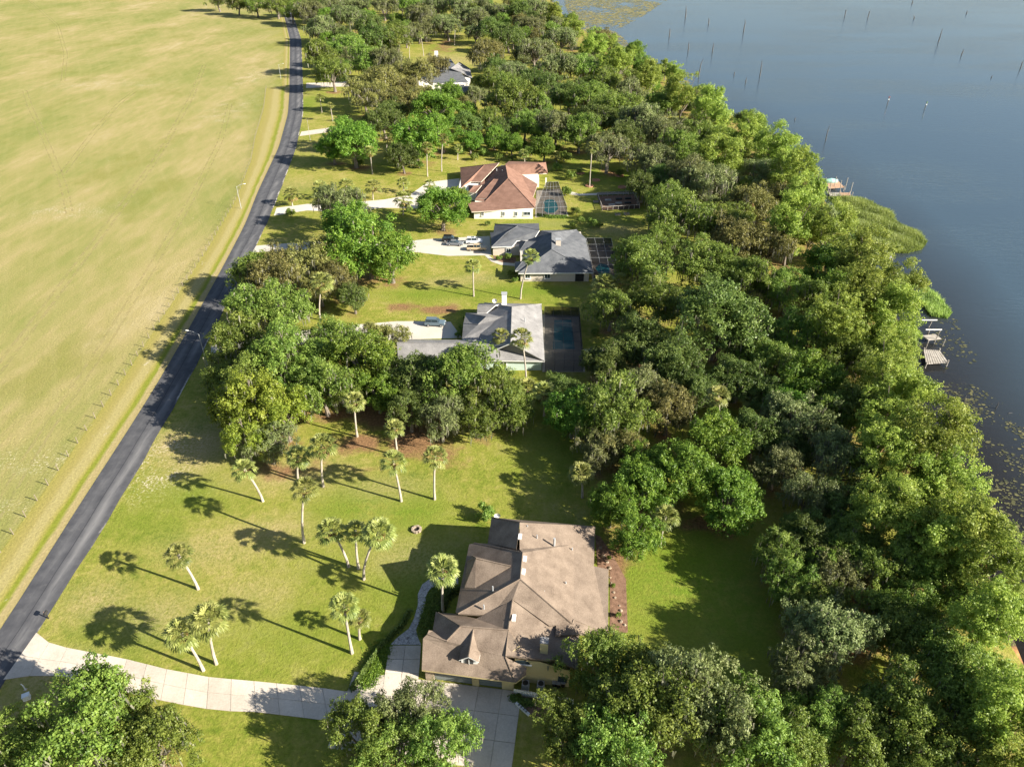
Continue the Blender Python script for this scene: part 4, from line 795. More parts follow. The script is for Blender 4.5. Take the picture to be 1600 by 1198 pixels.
pls = labels_for([(g[0], g[1], 'brown skirted palm' if p[5] else 'green cabbage palm') for (g, h, c), p in zip(items, PL)])
for (g, h, c), p, lab in zip(items, PL, pls):
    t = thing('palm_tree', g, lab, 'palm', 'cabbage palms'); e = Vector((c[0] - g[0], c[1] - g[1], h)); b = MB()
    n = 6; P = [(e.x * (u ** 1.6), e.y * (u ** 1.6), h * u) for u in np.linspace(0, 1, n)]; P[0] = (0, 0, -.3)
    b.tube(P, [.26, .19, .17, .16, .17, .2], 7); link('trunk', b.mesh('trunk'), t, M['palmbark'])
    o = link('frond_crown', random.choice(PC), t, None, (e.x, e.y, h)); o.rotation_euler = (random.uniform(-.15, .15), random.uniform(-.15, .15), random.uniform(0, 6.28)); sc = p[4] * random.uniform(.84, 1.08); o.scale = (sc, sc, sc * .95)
    if p[5]: o = link('dry_fronds', random.choice(PD), t, None, (e.x, e.y, h - .1)); o.rotation_euler = (0, 0, random.uniform(0, 6.28)); o.scale = (sc, sc, sc)
    elif random.random() < .6: o = link('dry_fronds', random.choice(PD), t, None, (e.x, e.y, h - .1)); o.rotation_euler = (0, 0, random.uniform(0, 6.28)); o.scale = (sc * .6, sc * .6, sc * .6)
# ------------------------------------------------------------ small things
def tri_scatter(name, pts_fn, n, mat, size, height=None, hexa=False):
    pass
# pasture fence: every post its own part, three wires
ft = thing('wire_fence', (*FENCE[0], 0), 'long wire fence on grey posts along the edge of the pasture', 'fence')
pm = MB().tube([(0, 0, -.3), (.02, .01, 1.35)], [.085, .075], 6).mesh('post'); pm.materials.append(M['post'])
FP = []; y = 44.0
while y < 396: FP.append((lin(FENCE, y), y)); y += 3.7
for i, (x, y) in enumerate(FP):
    o = link('post', pm, ft, None, (x - FENCE[0][0], y - FENCE[0][1], 0)); o.rotation_euler = (random.uniform(-.05, .05), random.uniform(-.05, .05), random.uniform(0, 6)); o.scale = (1, 1, random.uniform(.92, 1.1))
for z in (.4, .8, 1.2):
    b = MB()
    b.tube([(x, y, z) for x, y in FP], .008, 3, False); b.part('wire', ft, M['post'])
# street lamps
for bx, by, h, az, lab in ((439, 124, 7.5, 0.15, 'street lamp on the pasture verge below the far bend of the road'), (377, 326, 7.2, .4, 'street lamp on the pasture verge casting a long thin shadow'), (324, 570, 7.5, 2.9, 'street lamp whose arm reaches over the shaded stretch of road'), (485, 220, 8.0, None, 'bare utility pole beside the sandy drive')):
    g = G(bx, by); t = thing('street_lamp' if az is not None else 'utility_pole', g, lab, 'lamp' if az is not None else 'pole')
    MB().tube([(g[0], g[1], -.2), (g[0], g[1], h)], [.10, .055], 8).part('pole', t, M['steel' if az is not None else 'wood'])
    if az is not None:
        e = (g[0] + 2.3 * math.cos(az), g[1] + 2.3 * math.sin(az), h + .45)
        MB().tube([(g[0], g[1], h - .25), ((g[0] + e[0]) / 2, (g[1] + e[1]) / 2, h + .3), e], .035, 6).part('arm', t, M['steel'])
        MB().box((e[0] + .25 * math.cos(az), e[1] + .25 * math.sin(az), e[2] - .03), (.6, .25, .12), az).part('lamp_head', t, M['white'])
    else: MB().tube([(g[0], g[1], h), (g[0], g[1], h + .12)], .12, 8).part('cap', t, M['steel'])
# mailbox
g = G(76, 966); t = thing('mailbox', g, 'black mailbox on a post at the road edge above the driveway mouth', 'mailbox')
MB().box((g[0], g[1], .55), (.12, .12, 1.1)).part('post', t, M['darkmetal'])
b = MB(); n = 8; V = []
for yy in (-.32, .32):
    V += [(g[0] + .17 * math.cos(a), g[1] + yy, 1.22 + .17 * math.sin(a)) for a in np.linspace(0, math.pi, n)] + [(g[0] - .17, g[1] + yy, 1.08), (g[0] + .17, g[1] + yy, 1.08)]
m_ = n + 2; part('box', t, V, [tuple(range(m_)), tuple(range(2 * m_ - 1, m_ - 1, -1))] + [(i, i + m_, (i + 1) % m_ + m_, (i + 1) % m_) for i in range(m_)], M['darkmetal'])
MB().box((g[0] - .19, g[1], 1.3), (.02, .05, .2)).part('flag', t, M['brick'])
# utility box and marker by the driveway mouth
g = G(43, 1091); t = thing('utility_box', g, 'pale utility box in the shade of the bottom left oak', 'box')
MB().box((g[0], g[1], .35), (.75, .6, .7), .5).part('cabinet', t, M['white']); MB().box((g[0], g[1], .73), (.82, .68, .07), .5).part('lid', t, M['white'])
g = G(40, 1077); t = thing('marker_post', g, 'short white curved marker post near the pale utility box', 'post')
MB().tube([(g[0], g[1], 0), (g[0], g[1], .8), (g[0] - .25, g[1] + .1, 1.05)], .07, 6).part('post', t, M['white']); MB().box((g[0], g[1], .04), (.3, .3, .08)).part('base', t, M['concrete'])
# fire pit on the lawn
g = G(651, 828); t = thing('fire_pit', g, 'small round stone fire pit alone on the lawn', 'fire pit'); 
for k in range(9):
    a = k * 2 * math.pi / 9; MB().box((g[0] + .62 * math.cos(a), g[1] + .62 * math.sin(a), .16), (.34, .38, .32 + .05 * (k % 3)), a).part('stone', t, M['stone'])
part('ash_bed', t, [(g[0] + .5 * math.cos(a), g[1] + .5 * math.sin(a), .06) for a in np.arange(0, 6.2, .7)], [tuple(range(9))], M['darkmetal'])
# courtyard fence, air conditioners, dish
f0, f1 = np.array(BL(1.75, -11.2)[:2]), np.array(BL(8.9, -11.6)[:2]); c = (f0 + f1) / 2
t = thing('picket_fence', (*c, 0), 'white picket fence closing the shaded courtyard beside the garage', 'fence')
pk = MB(); pk.add([(-.07, -.015, 0), (.07, -.015, 0), (.07, -.015, 1.15), (0, -.015, 1.28), (-.07, -.015, 1.15), (-.07, .015, 0), (.07, .015, 0), (.07, .015, 1.15), (0, .015, 1.28), (-.07, .015, 1.15)], [(0, 1, 2, 3, 4), (9, 8, 7, 6, 5), (0, 5, 6, 1), (1, 6, 7, 2), (2, 7, 8, 3), (3, 8, 9, 4), (4, 9, 5, 0)]); pkm = pk.mesh('picket'); pkm.materials.append(M['white'])
for i in range(38):
    p = f0 + (f1 - f0) * i / 37 - c; o = link('picket', pkm, t, None, (p[0], p[1], .03)); o.rotation_euler = (0, 0, BA)
ang = math.atan2(f1[1] - f0[1], f1[0] - f0[0])
for z in (.35, .95): MB().box((c[0], c[1] + .05, z), (7.2, .05, .1), ang).part('rail', t, M['white'])
for i, (px, py) in enumerate(((821, 1066), (845, 1067))):
    g = G(px, py, .9); t = thing('air_conditioner', (g[0], g[1], 0), ('left' if i == 0 else 'right') + ' of two grey air conditioner units behind the white picket fence', 'air conditioner', 'courtyard air conditioners')
    MB().box((g[0], g[1], .45), (.85, .85, .86), BA).part('case', t, M['steel'])
    MB().tube([(g[0], g[1], .882), (g[0], g[1], .90)], .36, 12).part('fan_grille', t, M['darkmetal'])
    MB().box((g[0], g[1], .015), (1.0, 1.0, .03), BA).part('pad', t, M['concrete'])
for k, (px, py) in enumerate(((866, 1067), (872, 1068), (880, 1067))):
    g = G(px, py, .7); t = thing('bin', (g[0], g[1], 0), ('first', 'second', 'third')[k] + ' wheeled bin from the air conditioners in the shaded courtyard', 'bin', 'courtyard bins')
    MB().tube([(g[0], g[1], .02), (g[0], g[1], .95)], [.22, .3], 4).part('body', t, M['darkmetal']); MB().box((g[0], g[1], .99), (.55, .6, .07), BA).part('lid', t, M['wood'])
g = G(777, 805, 3.0); t = thing('satellite_dish', (g[0], g[1], 0), 'white satellite dish on a pole behind the brown-roofed house', 'satellite dish')
def dish(t, g, z, r=.5):
    MB().tube([(g[0], g[1], 0), (g[0], g[1], z)], .05, 6).part('mast', t, M['steel']); V = [(g[0], g[1], z)]; F = []
    for k in range(12): a = k * math.pi / 6; V.append((g[0] + r * math.cos(a), g[1] - .22, z + .15 + r * math.sin(a)))
    part('reflector', t, V, [(0, 1 + k, 1 + (k + 1) % 12) for k in range(12)], M['white'])
dish(t, g, 3.0)
g = G(773, 472, 3.6); t = thing('satellite_dish', (g[0], g[1], 0), 'white satellite dish beside the chimney of the pale-grey-roofed house', 'satellite dish'); dish(t, g, 3.9, .55)
g0, g1 = G(807, 1100), G(826, 1117); t = thing('low_wall', ((g0[0] + g1[0]) / 2, (g0[1] + g1[1]) / 2, 0), 'low white edging wall where the apron meets the mulch bed', 'wall')
for k in range(5):
    u = (k + .5) / 5; MB().box((g0[0] + (g1[0] - g0[0]) * u, g0[1] + (g1[1] - g0[1]) * u, .2), (.58, .3, .34), math.atan2(g1[1] - g0[1], g1[0] - g0[0])).part('block', t, M['white'])
# edging rocks in the beds on the lake side of the brown house
for k in range(12):
    px, py = 940 + 36 * (k / 11) + random.uniform(-3, 3), 858 + 120 * (k / 11) + random.uniform(-4, 4); g = G(px, py); bm = MB(); r = random.uniform(.16, .34)
    bm.tube([(0, 0, -.1), (.05, 0, r * .5), (0, .05, r * .8)], [r, r * .85, r * .35], 6); o = link('rock', bm.mesh('rock'), None, M['stone'], g); tag(o, f'pale edging rock, {ORD[k].replace("nearest", "").strip() or "first"} from the far end of the lakeward mulch bed', 'rock', 'edging rocks'); o.rotation_euler = (0, 0, random.uniform(0, 6))
# hedges and ground cover made of leaf sprays
def hedge_mesh(name, P, w, h, n, leaf):
    P = np.array([G(*p)[:2] for p in P]); d = np.concatenate([[0], np.cumsum(np.hypot(*np.diff(P, axis=0).T))]); t = rng.random(n) * d[-1]
    x = np.interp(t, d, P[:, 0]); y = np.interp(t, d, P[:, 1]); r = rng.normal(size=(n, 2)) * w * .45; z = h * np.sqrt(rng.random(n)) * np.clip(1.15 - np.hypot(r[:, 0], r[:, 1]) / w, .2, 1)
    C = np.stack([x + r[:, 0], y + r[:, 1], z], -1); N = unit(rng.normal(size=(n, 3)) * .7 + np.array([0, 0, .8])); c = C.mean(0) * np.array([1, 1, 0])
    return leaf_mesh(name, C - c, N, leaf * (.6 + .8 * rng.random(n)), .5 + .2 * rng.normal(size=n)), c
for nm, P, w, h, n, leaf, mt, lab in (('hedge', [(549, 1078), (560, 1062), (575, 1040), (592, 1015), (612, 993), (628, 978), (640, 955)], .42, .8, 4500, .13, 'dark', 'low clipped hedge curving beside the side drive of the brown-roofed house'),
                                 ('hedge', [(716, 922), (700, 930), (690, 950), (684, 958)], .8, .6, 2500, .13, 'dark', 'dark foundation planting in front of the brown-roofed house entrance'),
                                 ('hedge', [(840, 337), (862, 340), (885, 340)], 1.0, .8, 1500, .22, 'oak', 'row of low planting along the pool cage of the red-roofed house'),
                                 ('hedge', [(878, 430), (900, 434), (915, 436)], 1.2, 1.2, 1500, .22, 'dark', 'dark bushes against the beige wall of the charcoal-roofed house'),
                                 ('hedge', [(800, 1090), (812, 1096), (836, 1100)], .6, .7, 1500, .13, 'dark', 'low planting in the mulch bed below the white picket fence')):
    m, c = hedge_mesh(nm, P, w, h, n, leaf); m.materials.append(M[mt]); tag(link(nm, m, None, None, c), lab, 'hedge')
m, c = hedge_mesh('ground_cover', [(570, 1068), (582, 1050), (590, 1030), (600, 1010)], 1.6, .3, 6000, .12, ); m.materials.append(M['bright']); o = link('ground_cover', m, None, None, c); o['kind'] = 'stuff'; o['label'] = 'bright green ground cover between hedge and side drive'
m, c = hedge_mesh('ground_cover', [(664, 990), (668, 960), (680, 930), (690, 915)], 1.2, .3, 5000, .13); m.materials.append(M['oak']); o = link('ground_cover', m, None, None, c); o['kind'] = 'stuff'; o['label'] = 'dark ground cover beside the paver walk'
# cars
CAR = dict(   # side outlines (x along the car, z): lower body, glasshouse
    suv=([(-2.3, .35), (-2.35, .95), (-2.2, 1.05), (1.0, 1.08), (2.15, .95), (2.35, .7), (2.3, .35)], [(-2.15, 1.05), (-1.85, 1.68), (.35, 1.72), (1.1, 1.07)]),
    sedan=([(-2.35, .32), (-2.4, .85), (-1.5, .95), (1.0, .95), (2.2, .78), (2.4, .55), (2.35, .32)], [(-1.75, .94), (-1.05, 1.38), (.25, 1.42), (1.15, .94)]),
    pickup=([(-2.7, .45), (-2.75, 1.05), (-.75, 1.08), (1.3, 1.12), (2.55, 1.0), (2.75, .75), (2.7, .45)], [(-.8, 1.07), (-.7, 1.75), (.75, 1.78), (1.35, 1.11)]))
def car(px, py, kind, col, lab, rz=0.0):
    g = G(px, py); t = thing('parked_car' if kind != 'pickup' else 'pickup_truck', (g[0], g[1], .06), lab, 'car' if kind != 'pickup' else 'truck', 'parked vehicles', rz); pm_ = paint('car_paint', col)
    def ex(name, prof, w0, w1, mat, par, zt=None):
        n = len(prof); zs = [p[1] for p in prof]; lo, hi = min(zs), max(zs); V = []
        for s_ in (-1, 1): V += [(x, s_ * (w0 + (w1 - w0) * (z - lo) / (hi - lo)), z) for x, z in prof]
        o = link(name, me(name, V, [tuple(range(n)), tuple(range(2 * n - 1, n - 1, -1))] + [(i, n + i, n + (i + 1) % n, (i + 1) % n) for i in range(n)]), par, mat)
        mod = o.modifiers.new('bevel', 'BEVEL'); mod.width = .07; mod.segments = 2; return o
    lb, gl = CAR[kind]; body = ex('body', lb, .93, .88, pm_, t); ex('windows', gl, .84, .66, M['glass'], body)
    x0, x1 = gl[1][0], gl[2][0]; link('roof_panel', MB().box(((x0 + x1) / 2, 0, gl[2][1] + .015), (x1 - x0 + .1, 1.3, .05)).mesh('roof_panel'), body, pm_)
    for xx in (gl[0][0] * .5 + gl[1][0] * .5, (gl[1][0] + gl[2][0]) / 2, gl[2][0] * .5 + gl[3][0] * .5):
        zz = (gl[0][1] + gl[1][1]) / 2
        for s_ in (-1, 1): link('pillar', MB().box((xx, s_ * .765, zz), (.1, .06, .5)).mesh('pillar'), body, pm_)
    if kind == 'pickup': link('cargo_bed', MB().box((-1.75, 0, 1.075), (1.75, 1.5, .03)).mesh('cargo_bed'), body, M['darkmetal'])
    if lab.startswith('white'): link('sunroof', MB().box((-.4, 0, gl[2][1] + .045), (.9, .8, .02)).mesh('sunroof'), body, M['glass'])
    for sx_ in (-1, 1):
        for sy_ in (-1, 1):
            wx = sx_ * (1.45 if kind != 'pickup' else 1.75); w = link('wheel', MB().tube([(wx, sy_ * .72, .34), (wx, sy_ * .95, .34)], .34, 12).mesh('wheel'), t, M['rubber'])
            link('rim', MB().tube([(wx, sy_ * .951, .34), (wx, sy_ * .965, .34)], .2, 10).mesh('rim'), w, M['steel'])
            ex_ = lb[-2][0] if sx_ > 0 else lb[1][0]; link('headlight' if sx_ > 0 else 'tail_light', MB().box((ex_ + .01 * sx_, sy_ * .68, .74), (.08, .32, .16)).mesh('light'), t, M['white'] if sx_ > 0 else M['brick'])
car(680, 508, 'suv', (.10, .14, .17), 'blue-grey sport utility car alone on the pale-grey-roofed house forecourt', -.06)
car(704, 377, 'suv', (.012, .012, .016), 'black car parked farthest back on the motor court', -.05)
car(711, 383, 'sedan', (.16, .17, .19), 'silver grey sedan parked beside the black car', -.08)
car(741, 380, 'suv', (.75, .76, .77), 'white car with dark sunroof beside the tan pickup', 0)
car(745, 391, 'pickup', (.50, .38, .24), 'tan pickup truck nearest the charcoal house garage', -.03)
# raised vegetable garden with dark fence on the lawn by the lake
P4 = [np.array(G(*p)[:2]) for p in ((933, 307), (990, 304), (999, 326), (941, 329))]; c = sum(P4) / 4
t = thing('fenced_garden', (*c, 0), 'square garden plot inside a low dark fence near the lake walk', 'garden')
part('soil', t, [(*p, .03) for p in P4], [(3, 2, 1, 0)], M['mulch'])
for i in range(4):
    a, b_ = P4[i], P4[(i + 1) % 4]
    for k in range(7):
        p = a + (b_ - a) * k / 7; MB().box((p[0], p[1], .65), (.14, .14, 1.3)).part('post', t, M['wood'])
    d_ = b_ - a; MB().box((*((a + b_) / 2), 1.25), (np.hypot(*d_), .1, .12), math.atan2(d_[1], d_[0])).part('rail', t, M['wood'])
    part('mesh_panel', t, [(*a, .05), (*b_, .05), (*b_, 1.2), (*a, 1.2)], [(0, 1, 2, 3)], M['screen'])
for k, (u, v) in enumerate(((.25, .35), (.55, .3), (.5, .6), (.75, .6), (.3, .7), (.8, .3))):
    p = (P4[0] * (1 - u) + P4[1] * u) * (1 - v) + (P4[3] * (1 - u) + P4[2] * u) * v; MB().box((p[0], p[1], .22), (2.0, 1.0, .4), .1).part('raised_bed', t, M['darkmetal' if k % 2 else 'wood'])
for k, (px, py) in enumerate(((965, 336), (979, 335), (931, 316), (1000, 316))):
    g = G(px, py); t = thing('planter_box', g, ('left planter box in front of the fenced garden', 'right planter box in front of the fenced garden', 'planter box on the road side of the fenced garden', 'planter box on the lake side of the fenced garden')[k], 'planter', 'planter boxes')
    for sx_, sy_, w, l in ((0, -.5, 1.6, .1), (0, .5, 1.6, .1), (-.75, 0, .1, .9), (.75, 0, .1, .9)): MB().box((g[0] + sx_, g[1] + sy_, .2), (w, l, .4)).part('side_board', t, M['wood'])
    part('soil', t, [(g[0] - .7, g[1] - .45, .3), (g[0] + .7, g[1] - .45, .3), (g[0] + .7, g[1] + .45, .3), (g[0] - .7, g[1] + .45, .3)], [(0, 1, 2, 3)], M['mulch'])
for k, (px, py) in enumerate(((921, 291), (931, 282), (972, 293), (968, 275), (907, 271))):
    g = G(px, py); V = []
    for r, z in ((1.5, 0), (1.45, .3), (1.1, .3), (1.05, .12)): V += [(r * math.cos(a), r * math.sin(a), z) for a in np.arange(14) * 2 * math.pi / 14]
    o = link('planter_ring', me('planter_ring', V, [(r * 14 + i, r * 14 + (i + 1) % 14, (r + 1) * 14 + (i + 1) % 14, (r + 1) * 14 + i) for r in range(3) for i in range(14)] + [tuple(42 + i for i in range(14))]), None, M['brick'], g)
    tag(o, ('stone tree ring nearest the red-roofed house pool path', 'stone tree ring second from the red-roofed house', 'stone tree ring nearest the fenced garden', 'stone tree ring around the round bush on the lake lawn', 'stone tree ring farthest back on the lawn by the red roof')[k], 'tree ring', 'stone tree rings')
g = G(862, 197); t = thing('brick_wall', g, 'short orange wall standing alone before the far lakeside wood', 'wall')
MB().box((g[0], g[1], 1.1), (6.5, .4, 2.2)).part('wall_face', t, M['brick']); MB().box((g[0], g[1], 2.26), (6.7, .55, .12)).part('coping', t, M['concrete'])
# docks
def dock(quad, z, n, lab, mat, along=0):
    P = [np.array(G(*p, z)[:2]) for p in quad]; c = sum(P) / 4; t = thing('dock', (*c, WZ), lab, 'dock')
    pt = lambda u, v: (P[0] * (1 - u) + P[1] * u) * (1 - v) + (P[3] * (1 - u) + P[2] * u) * v
    for i in range(n):
        a, b_ = i / n + .012, (i + 1) / n - .012; dz = random.uniform(-.02, .03)
        q = [pt(a, 0), pt(b_, 0), pt(b_, 1), pt(a, 1)] if along else [pt(0, a), pt(1, a), pt(1, b_), pt(0, b_)]
        V = [(*p, z + dz - .08) for p in q] + [(*p, z + dz) for p in q]; part('plank', t, V, [(7, 6, 5, 4), (0, 1, 5, 4)[::-1], (1, 2, 6, 5)[::-1], (2, 3, 7, 6)[::-1], (3, 0, 4, 7)[::-1]], mat)
    for u in (0.02, .98):
        for v in (.02, .98): p = pt(u, v); MB().tube([(p[0], p[1], WZ - 1.5), (p[0], p[1], z + .5)], .13, 7).part('pile', t, M['wood'])
    return t
def pile(t, b0, tp, z=0.0):
    g = G(*b0, WZ); v = (tp[1] - 599) / FOC; h = CAM_H - g[1] * (math.sin(PITCH) + v * math.cos(PITCH)) / (math.cos(PITCH) - v * math.sin(PITCH)); e = G(*tp, h)
    MB().tube([(g[0], g[1], WZ - 1), (e[0], e[1], h)], .11, 6).part('pile', t, M['wood'])
t = dock([(1443, 546), (1468, 547), (1482, 566), (1447, 569)], .5, 9, 'weathered grey plank dock on the lake beside the cypresses', M['wood'], 1)
for b0, tp in (((1459, 537), (1469, 516)), ((1472, 541), (1477, 530)), ((1446, 545), (1451, 532)), ((1450, 512), (1457, 500)), ((1447, 528), (1453, 515))): pile(t, b0, tp)
g = G(1456, 527, .6); MB().box(g, (3.2, 2.0, .16), .2).part('lift_platform', t, M['wood']); g = G(1459, 515, 1.6); MB().box(g, (3.6, .2, .2)).part('lift_beam', t, M['white']); g = G(1452, 500, 1.6); MB().box(g, (3.6, .2, .2)).part('lift_beam', t, M['white'])
t = dock([(1293, 284), (1308, 281), (1320, 293), (1294, 295)], .8, 8, 'brown boat dock with tall piles at the end of the lake walk', M['deckwood'])
for b0, tp in (((1320, 297), (1325, 278)), ((1328, 303), (1333, 285)), ((1312, 308), (1315, 282)), ((1296, 305), (1299, 284)), ((1303, 297), (1307, 276)), ((1289, 289), (1291, 278)), ((1331, 308), (1333, 300))): pile(t, b0, tp)
dock([(1295, 301), (1312, 301), (1312, 306), (1296, 306)], .5, 6, 'narrow finger pier nearest the trees beside the brown boat dock', M['wood'], 1); dock([(1313, 301), (1328, 301), (1329, 306), (1313, 306)], .5, 6, 'outer finger pier beside the brown boat dock', M['deckwood'], 1)
g = G(1298, 283, 1.2); t = thing('covered_boat', (g[0], g[1], .85), 'small boat under a pale teal cover on the brown dock', 'boat'); V = []; F = []
for i, (xx, w, h) in enumerate(((-2.4, .5, .55), (-1.5, 1.05, .9), (0, 1.15, 1.25), (1.4, .9, 1.0), (2.5, .1, .7))):
    V += [(g[0] + xx, g[1] - w, .95), (g[0] + xx, g[1] - w, .95 + h * .5), (g[0] + xx, g[1], .95 + h), (g[0] + xx, g[1] + w, .95 + h * .5), (g[0] + xx, g[1] + w, .95)]
    if i: F += [(5 * i - 5 + k, 5 * i - 4 + k, 5 * i + 1 + k, 5 * i + k)[::-1] for k in range(4)]
part('cover', t, V, F + [(0, 1, 2, 3, 4)], paint('teal_canvas', (.30, .50, .46))); MB().tube([(g[0] - 2.2, g[1], .9), (g[0] + 2.3, g[1], .92)], [.75, .3], 8).part('hull', t, M['white'])
dock([(1377, 389), (1382, 387), (1396, 402), (1391, 405)], .4, 8, 'pale narrow jetty end poking out between the cypresses', M['white'])
g0, g1, g2, g3 = G(1572, 872, 3.2), G(1640, 868, 3.2), G(1640, 905, 2.7), G(1580, 887, 2.7); t = thing('boathouse', (g3[0], g3[1], WZ), 'corner of a pale metal boathouse roof at the right edge above the lake', 'boathouse')
part('roof', t, [g0, g1, g2, g3, (g0[0], g0[1], 3.1), (g3[0], g3[1], 2.6), (g2[0], g2[1], 2.6)], [(3, 2, 1, 0), (4, 5, 3, 0), (5, 6, 2, 3)], M['steel'])
for gg in (g0, g1, g2, g3): MB().tube([(gg[0] * .995, gg[1], WZ - 1), (gg[0] * .995, gg[1], 2.6)], .12, 6).part('pile', t, M['wood'])
# dead snags, poles and channel markers in the lake
SN = [((1290, 220), (1297, 196), 's'), ((1386, 165), (1390, 151), 'r'), ((1444, 172), (1449, 159), 'g'), ((1466, 66), (1473, 45), 's'), ((1502, 87), (1505, 77), 's'), ((1320, 26), (1322, 16), 'w'), ((1356, 28), (1359, 18), 'w'), ((1428, 30), (1427, 25), 's'), ((1510, 22), (1512, 17), 's'), ((1075, 80), (1077, 65), 's'), ((1092, 118), (1099, 92), 's'), ((1187, 120), (1191, 94), 's'), ((1113, 82), (1115, 67), 's'), ((1147, 118), (1148, 112), 's'), ((1162, 50), (1164, 30), 's'), ((1107, 38), (1107, 28), 's'), ((1071, 28), (1072, 10), 's'), ((1046, 58), (1047, 44), 's'), ((1165, 130), (1167, 121), 's'), ((1594, 108), (1600, 94), 's'), ((1549, 122), (1551, 118), 's'), ((1242, 188), (1244, 184), 's'), ((1425, 6), (1426, 0), 's'), ((1506, 627), (1511, 616), 's'), ((1556, 638), (1560, 628), 's'), ((1475, 620), (1479, 607), 's'), ((1576, 646), (1582, 645), 's')]
its = [(G(*b0, WZ)[0], G(*b0, WZ)[1], k) for b0, tp, k in SN]; order = sorted(range(len(SN)), key=lambda i: its[i][1]); rank = 0
for i in order:
    b0, tp, k = SN[i]; g = G(*b0, WZ); v = (tp[1] - 599) / FOC; h = CAM_H - g[1] * (math.sin(PITCH) + v * math.cos(PITCH)) / (math.cos(PITCH) - v * math.sin(PITCH)); e = G(*tp, h)
    if k == 's':
        rank += 1; lab = f'bare dead trunk standing in the lake, {ORD[rank - 1]} to the viewer'; nm, cat = 'dead_snag', 'snag'
    else: lab = {'r': 'red and white channel marker post in the lake', 'g': 'green topped channel marker post in the lake', 'w': 'white topped pole in the far lake, ' + ('left' if b0[0] < 1340 else 'right') + ' of a pair'}[k]; nm, cat = 'channel_marker', 'marker'
    t = thing(nm, g, lab, cat, 'snags in the lake' if k == 's' else 'channel markers'); f = max(.08, .0005 * g[1]); b = MB()
    if k == 's':
        w = .35 if h > 2 else .1; b.tube([(g[0], g[1], WZ - 1.5), (g[0] + random.uniform(-w, w) * .6, g[1], WZ + (h - WZ) * .35), (g[0] + random.uniform(-w, w), g[1], WZ + (h - WZ) * .7), e], [f * 1.5, f * 1.2, f * .8, f * .35], 6); b.part('trunk', t, M['snag'])
        if h > 3: bb = MB(); z2 = WZ + (h - WZ) * .6; bb.tube([(g[0], g[1], z2), (g[0] + .9, g[1] + .3, z2 + .8)], [f * .6, f * .2], 5); bb.part('branch', t, M['snag'])
    else:
        b.tube([(g[0], g[1], WZ - 1.5), e], [f, f], 8); b.part('post', t, M['snag'])
        MB().box((e[0], e[1], e[2] - .3), (.55, .12, .6)).part('board', t, paint('marker_red', (.6, .08, .04)) if k == 'r' else paint('marker_green', (.25, .5, .12)) if k == 'g' else M['white'])
        MB().box((e[0], e[1], e[2] - 1.3), (.4, .4, .5)).part('band', t, M['white'])
# marsh plants
def in_poly(P, n):
    P = np.array(P); lo, hi = P.min(0), P.max(0); out = []
    while len(out) < n:
        q = lo + (hi - lo) * rng.random((4 * n, 2)); ins = np.zeros(len(q), bool); j = len(P) - 1
        for i in range(len(P)):
            c = ((P[i, 1] > q[:, 1]) != (P[j, 1] > q[:, 1])) & (q[:, 0] < (P[j, 0] - P[i, 0]) * (q[:, 1] - P[i, 1]) / (P[j, 1] - P[i, 1] + 1e-9) + P[i, 0]); ins ^= c; j = i
        out += list(q[ins])
    return np.array(out[:n])
def reeds(P, n, lab, h=1.0):
    q = in_poly([G(*p, WZ)[:2] for p in P], n); cl = np.sin(q[:, 0] * .55) * np.sin(q[:, 1] * .4 + q[:, 0] * .2); z = np.full(n, WZ)
    d = rng.random(n) * 6.28; hh = h * (.5 + .7 * rng.random(n)) * (1 + .35 * cl); w = .10 + .10 * rng.random(n); l = hh * .5
    B = np.stack([q[:, 0], q[:, 1], z], -1); o = np.stack([np.cos(d) * w, np.sin(d) * w, 0 * d], -1); t = np.stack([-np.sin(d) * l, np.cos(d) * l, hh], -1)
    V = np.stack([B - o, B + o, B + t], 1).reshape(-1, 3); m = np_mesh('reeds', V, np.arange(3 * n).reshape(n, 3)); set_attr(m, 'tint', 'FLOAT', 'FACE', np.clip(.5 + .25 * cl + .2 * rng.normal(size=n), 0, 1)); m.materials.append(M['reed'])
    o_ = link('reeds', m); o_['kind'] = 'stuff'; o_['label'] = lab
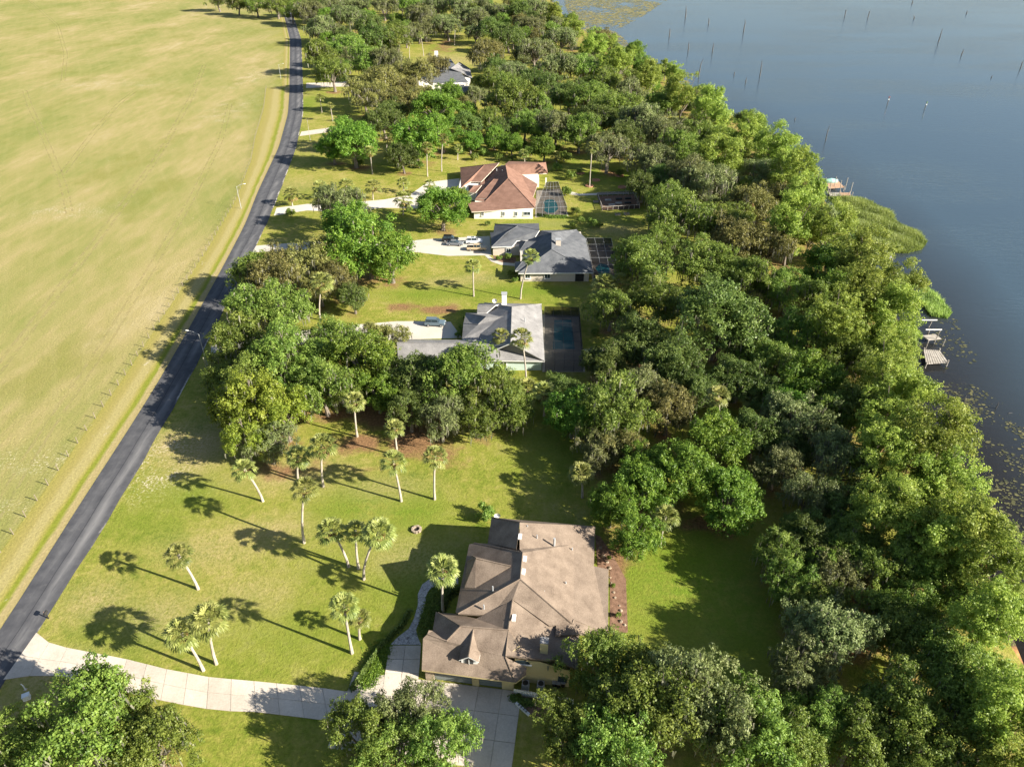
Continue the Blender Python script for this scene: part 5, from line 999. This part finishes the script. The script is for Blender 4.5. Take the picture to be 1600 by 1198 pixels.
reeds([(1298, 308), (1340, 312), (1362, 318), (1385, 330), (1400, 348), (1432, 366), (1447, 380), (1440, 390), (1418, 396), (1392, 396), (1368, 388), (1345, 375), (1320, 345)], 42000, 'dense green reeds spreading into the lake below the docks', 1.3)
reeds([(1440, 440), (1462, 462), (1487, 490), (1480, 498), (1455, 495), (1435, 470)], 2500, 'thin reeds at the lake edge above the grey plank dock', 1.0)
def pads(P, n, r0, r1, lab, thr=-.2, f=.3):
    q = in_poly([G(*p, WZ)[:2] for p in P], n * 3); cl = np.sin(q[:, 0] * f + 1) * np.sin(q[:, 1] * f * .6 + q[:, 0] * f * .4) + .4 * rng.normal(size=len(q)); q = q[cl > thr][:n]; n = len(q)
    r = r0 + (r1 - r0) * rng.random(n) ** 2; a = np.arange(6) * math.pi / 3; V = np.zeros((n, 6, 3)); jj = .7 + .6 * rng.random((n, 6))
    V[..., 0] = q[:, :1] + r[:, None] * np.cos(a) * jj * 1.3; V[..., 1] = q[:, 1:] + r[:, None] * np.sin(a) * jj; V[..., 2] = WZ + .015 + .02 * rng.random((n, 1)) + .05 * rng.random((n, 6))
    m = np_mesh('lily_pads', V.reshape(-1, 3), np.arange(6 * n).reshape(n, 6)); set_attr(m, 'tint', 'FLOAT', 'FACE', np.clip(.45 + .25 * rng.normal(size=n), 0, 1)); m.materials.append(M['mat' if r1 > 1 else 'lily']); o_ = link('lily_pads', m); o_['kind'] = 'stuff'; o_['label'] = lab
pads([(1465, 575), (1520, 600), (1600, 650), (1660, 700), (1680, 900), (1580, 880), (1500, 740), (1465, 650)], 1500, .06, .3, 'scattered lily pads in the shallow brown water by the boathouse', .1, .5)
pads([(1430, 420), (1480, 470), (1530, 560), (1500, 600), (1465, 560), (1450, 480)], 160, .1, .35, 'few floating pads near the reeds', .3)
pads([(880, 0), (1045, -2), (1000, 28), (962, 48), (985, 72), (1030, 98), (1078, 130), (1050, 130), (990, 100), (940, 72), (900, 48)], 6500, .4, 1.5, 'yellow green mats of floating plants along the far shore', -.35, .09)
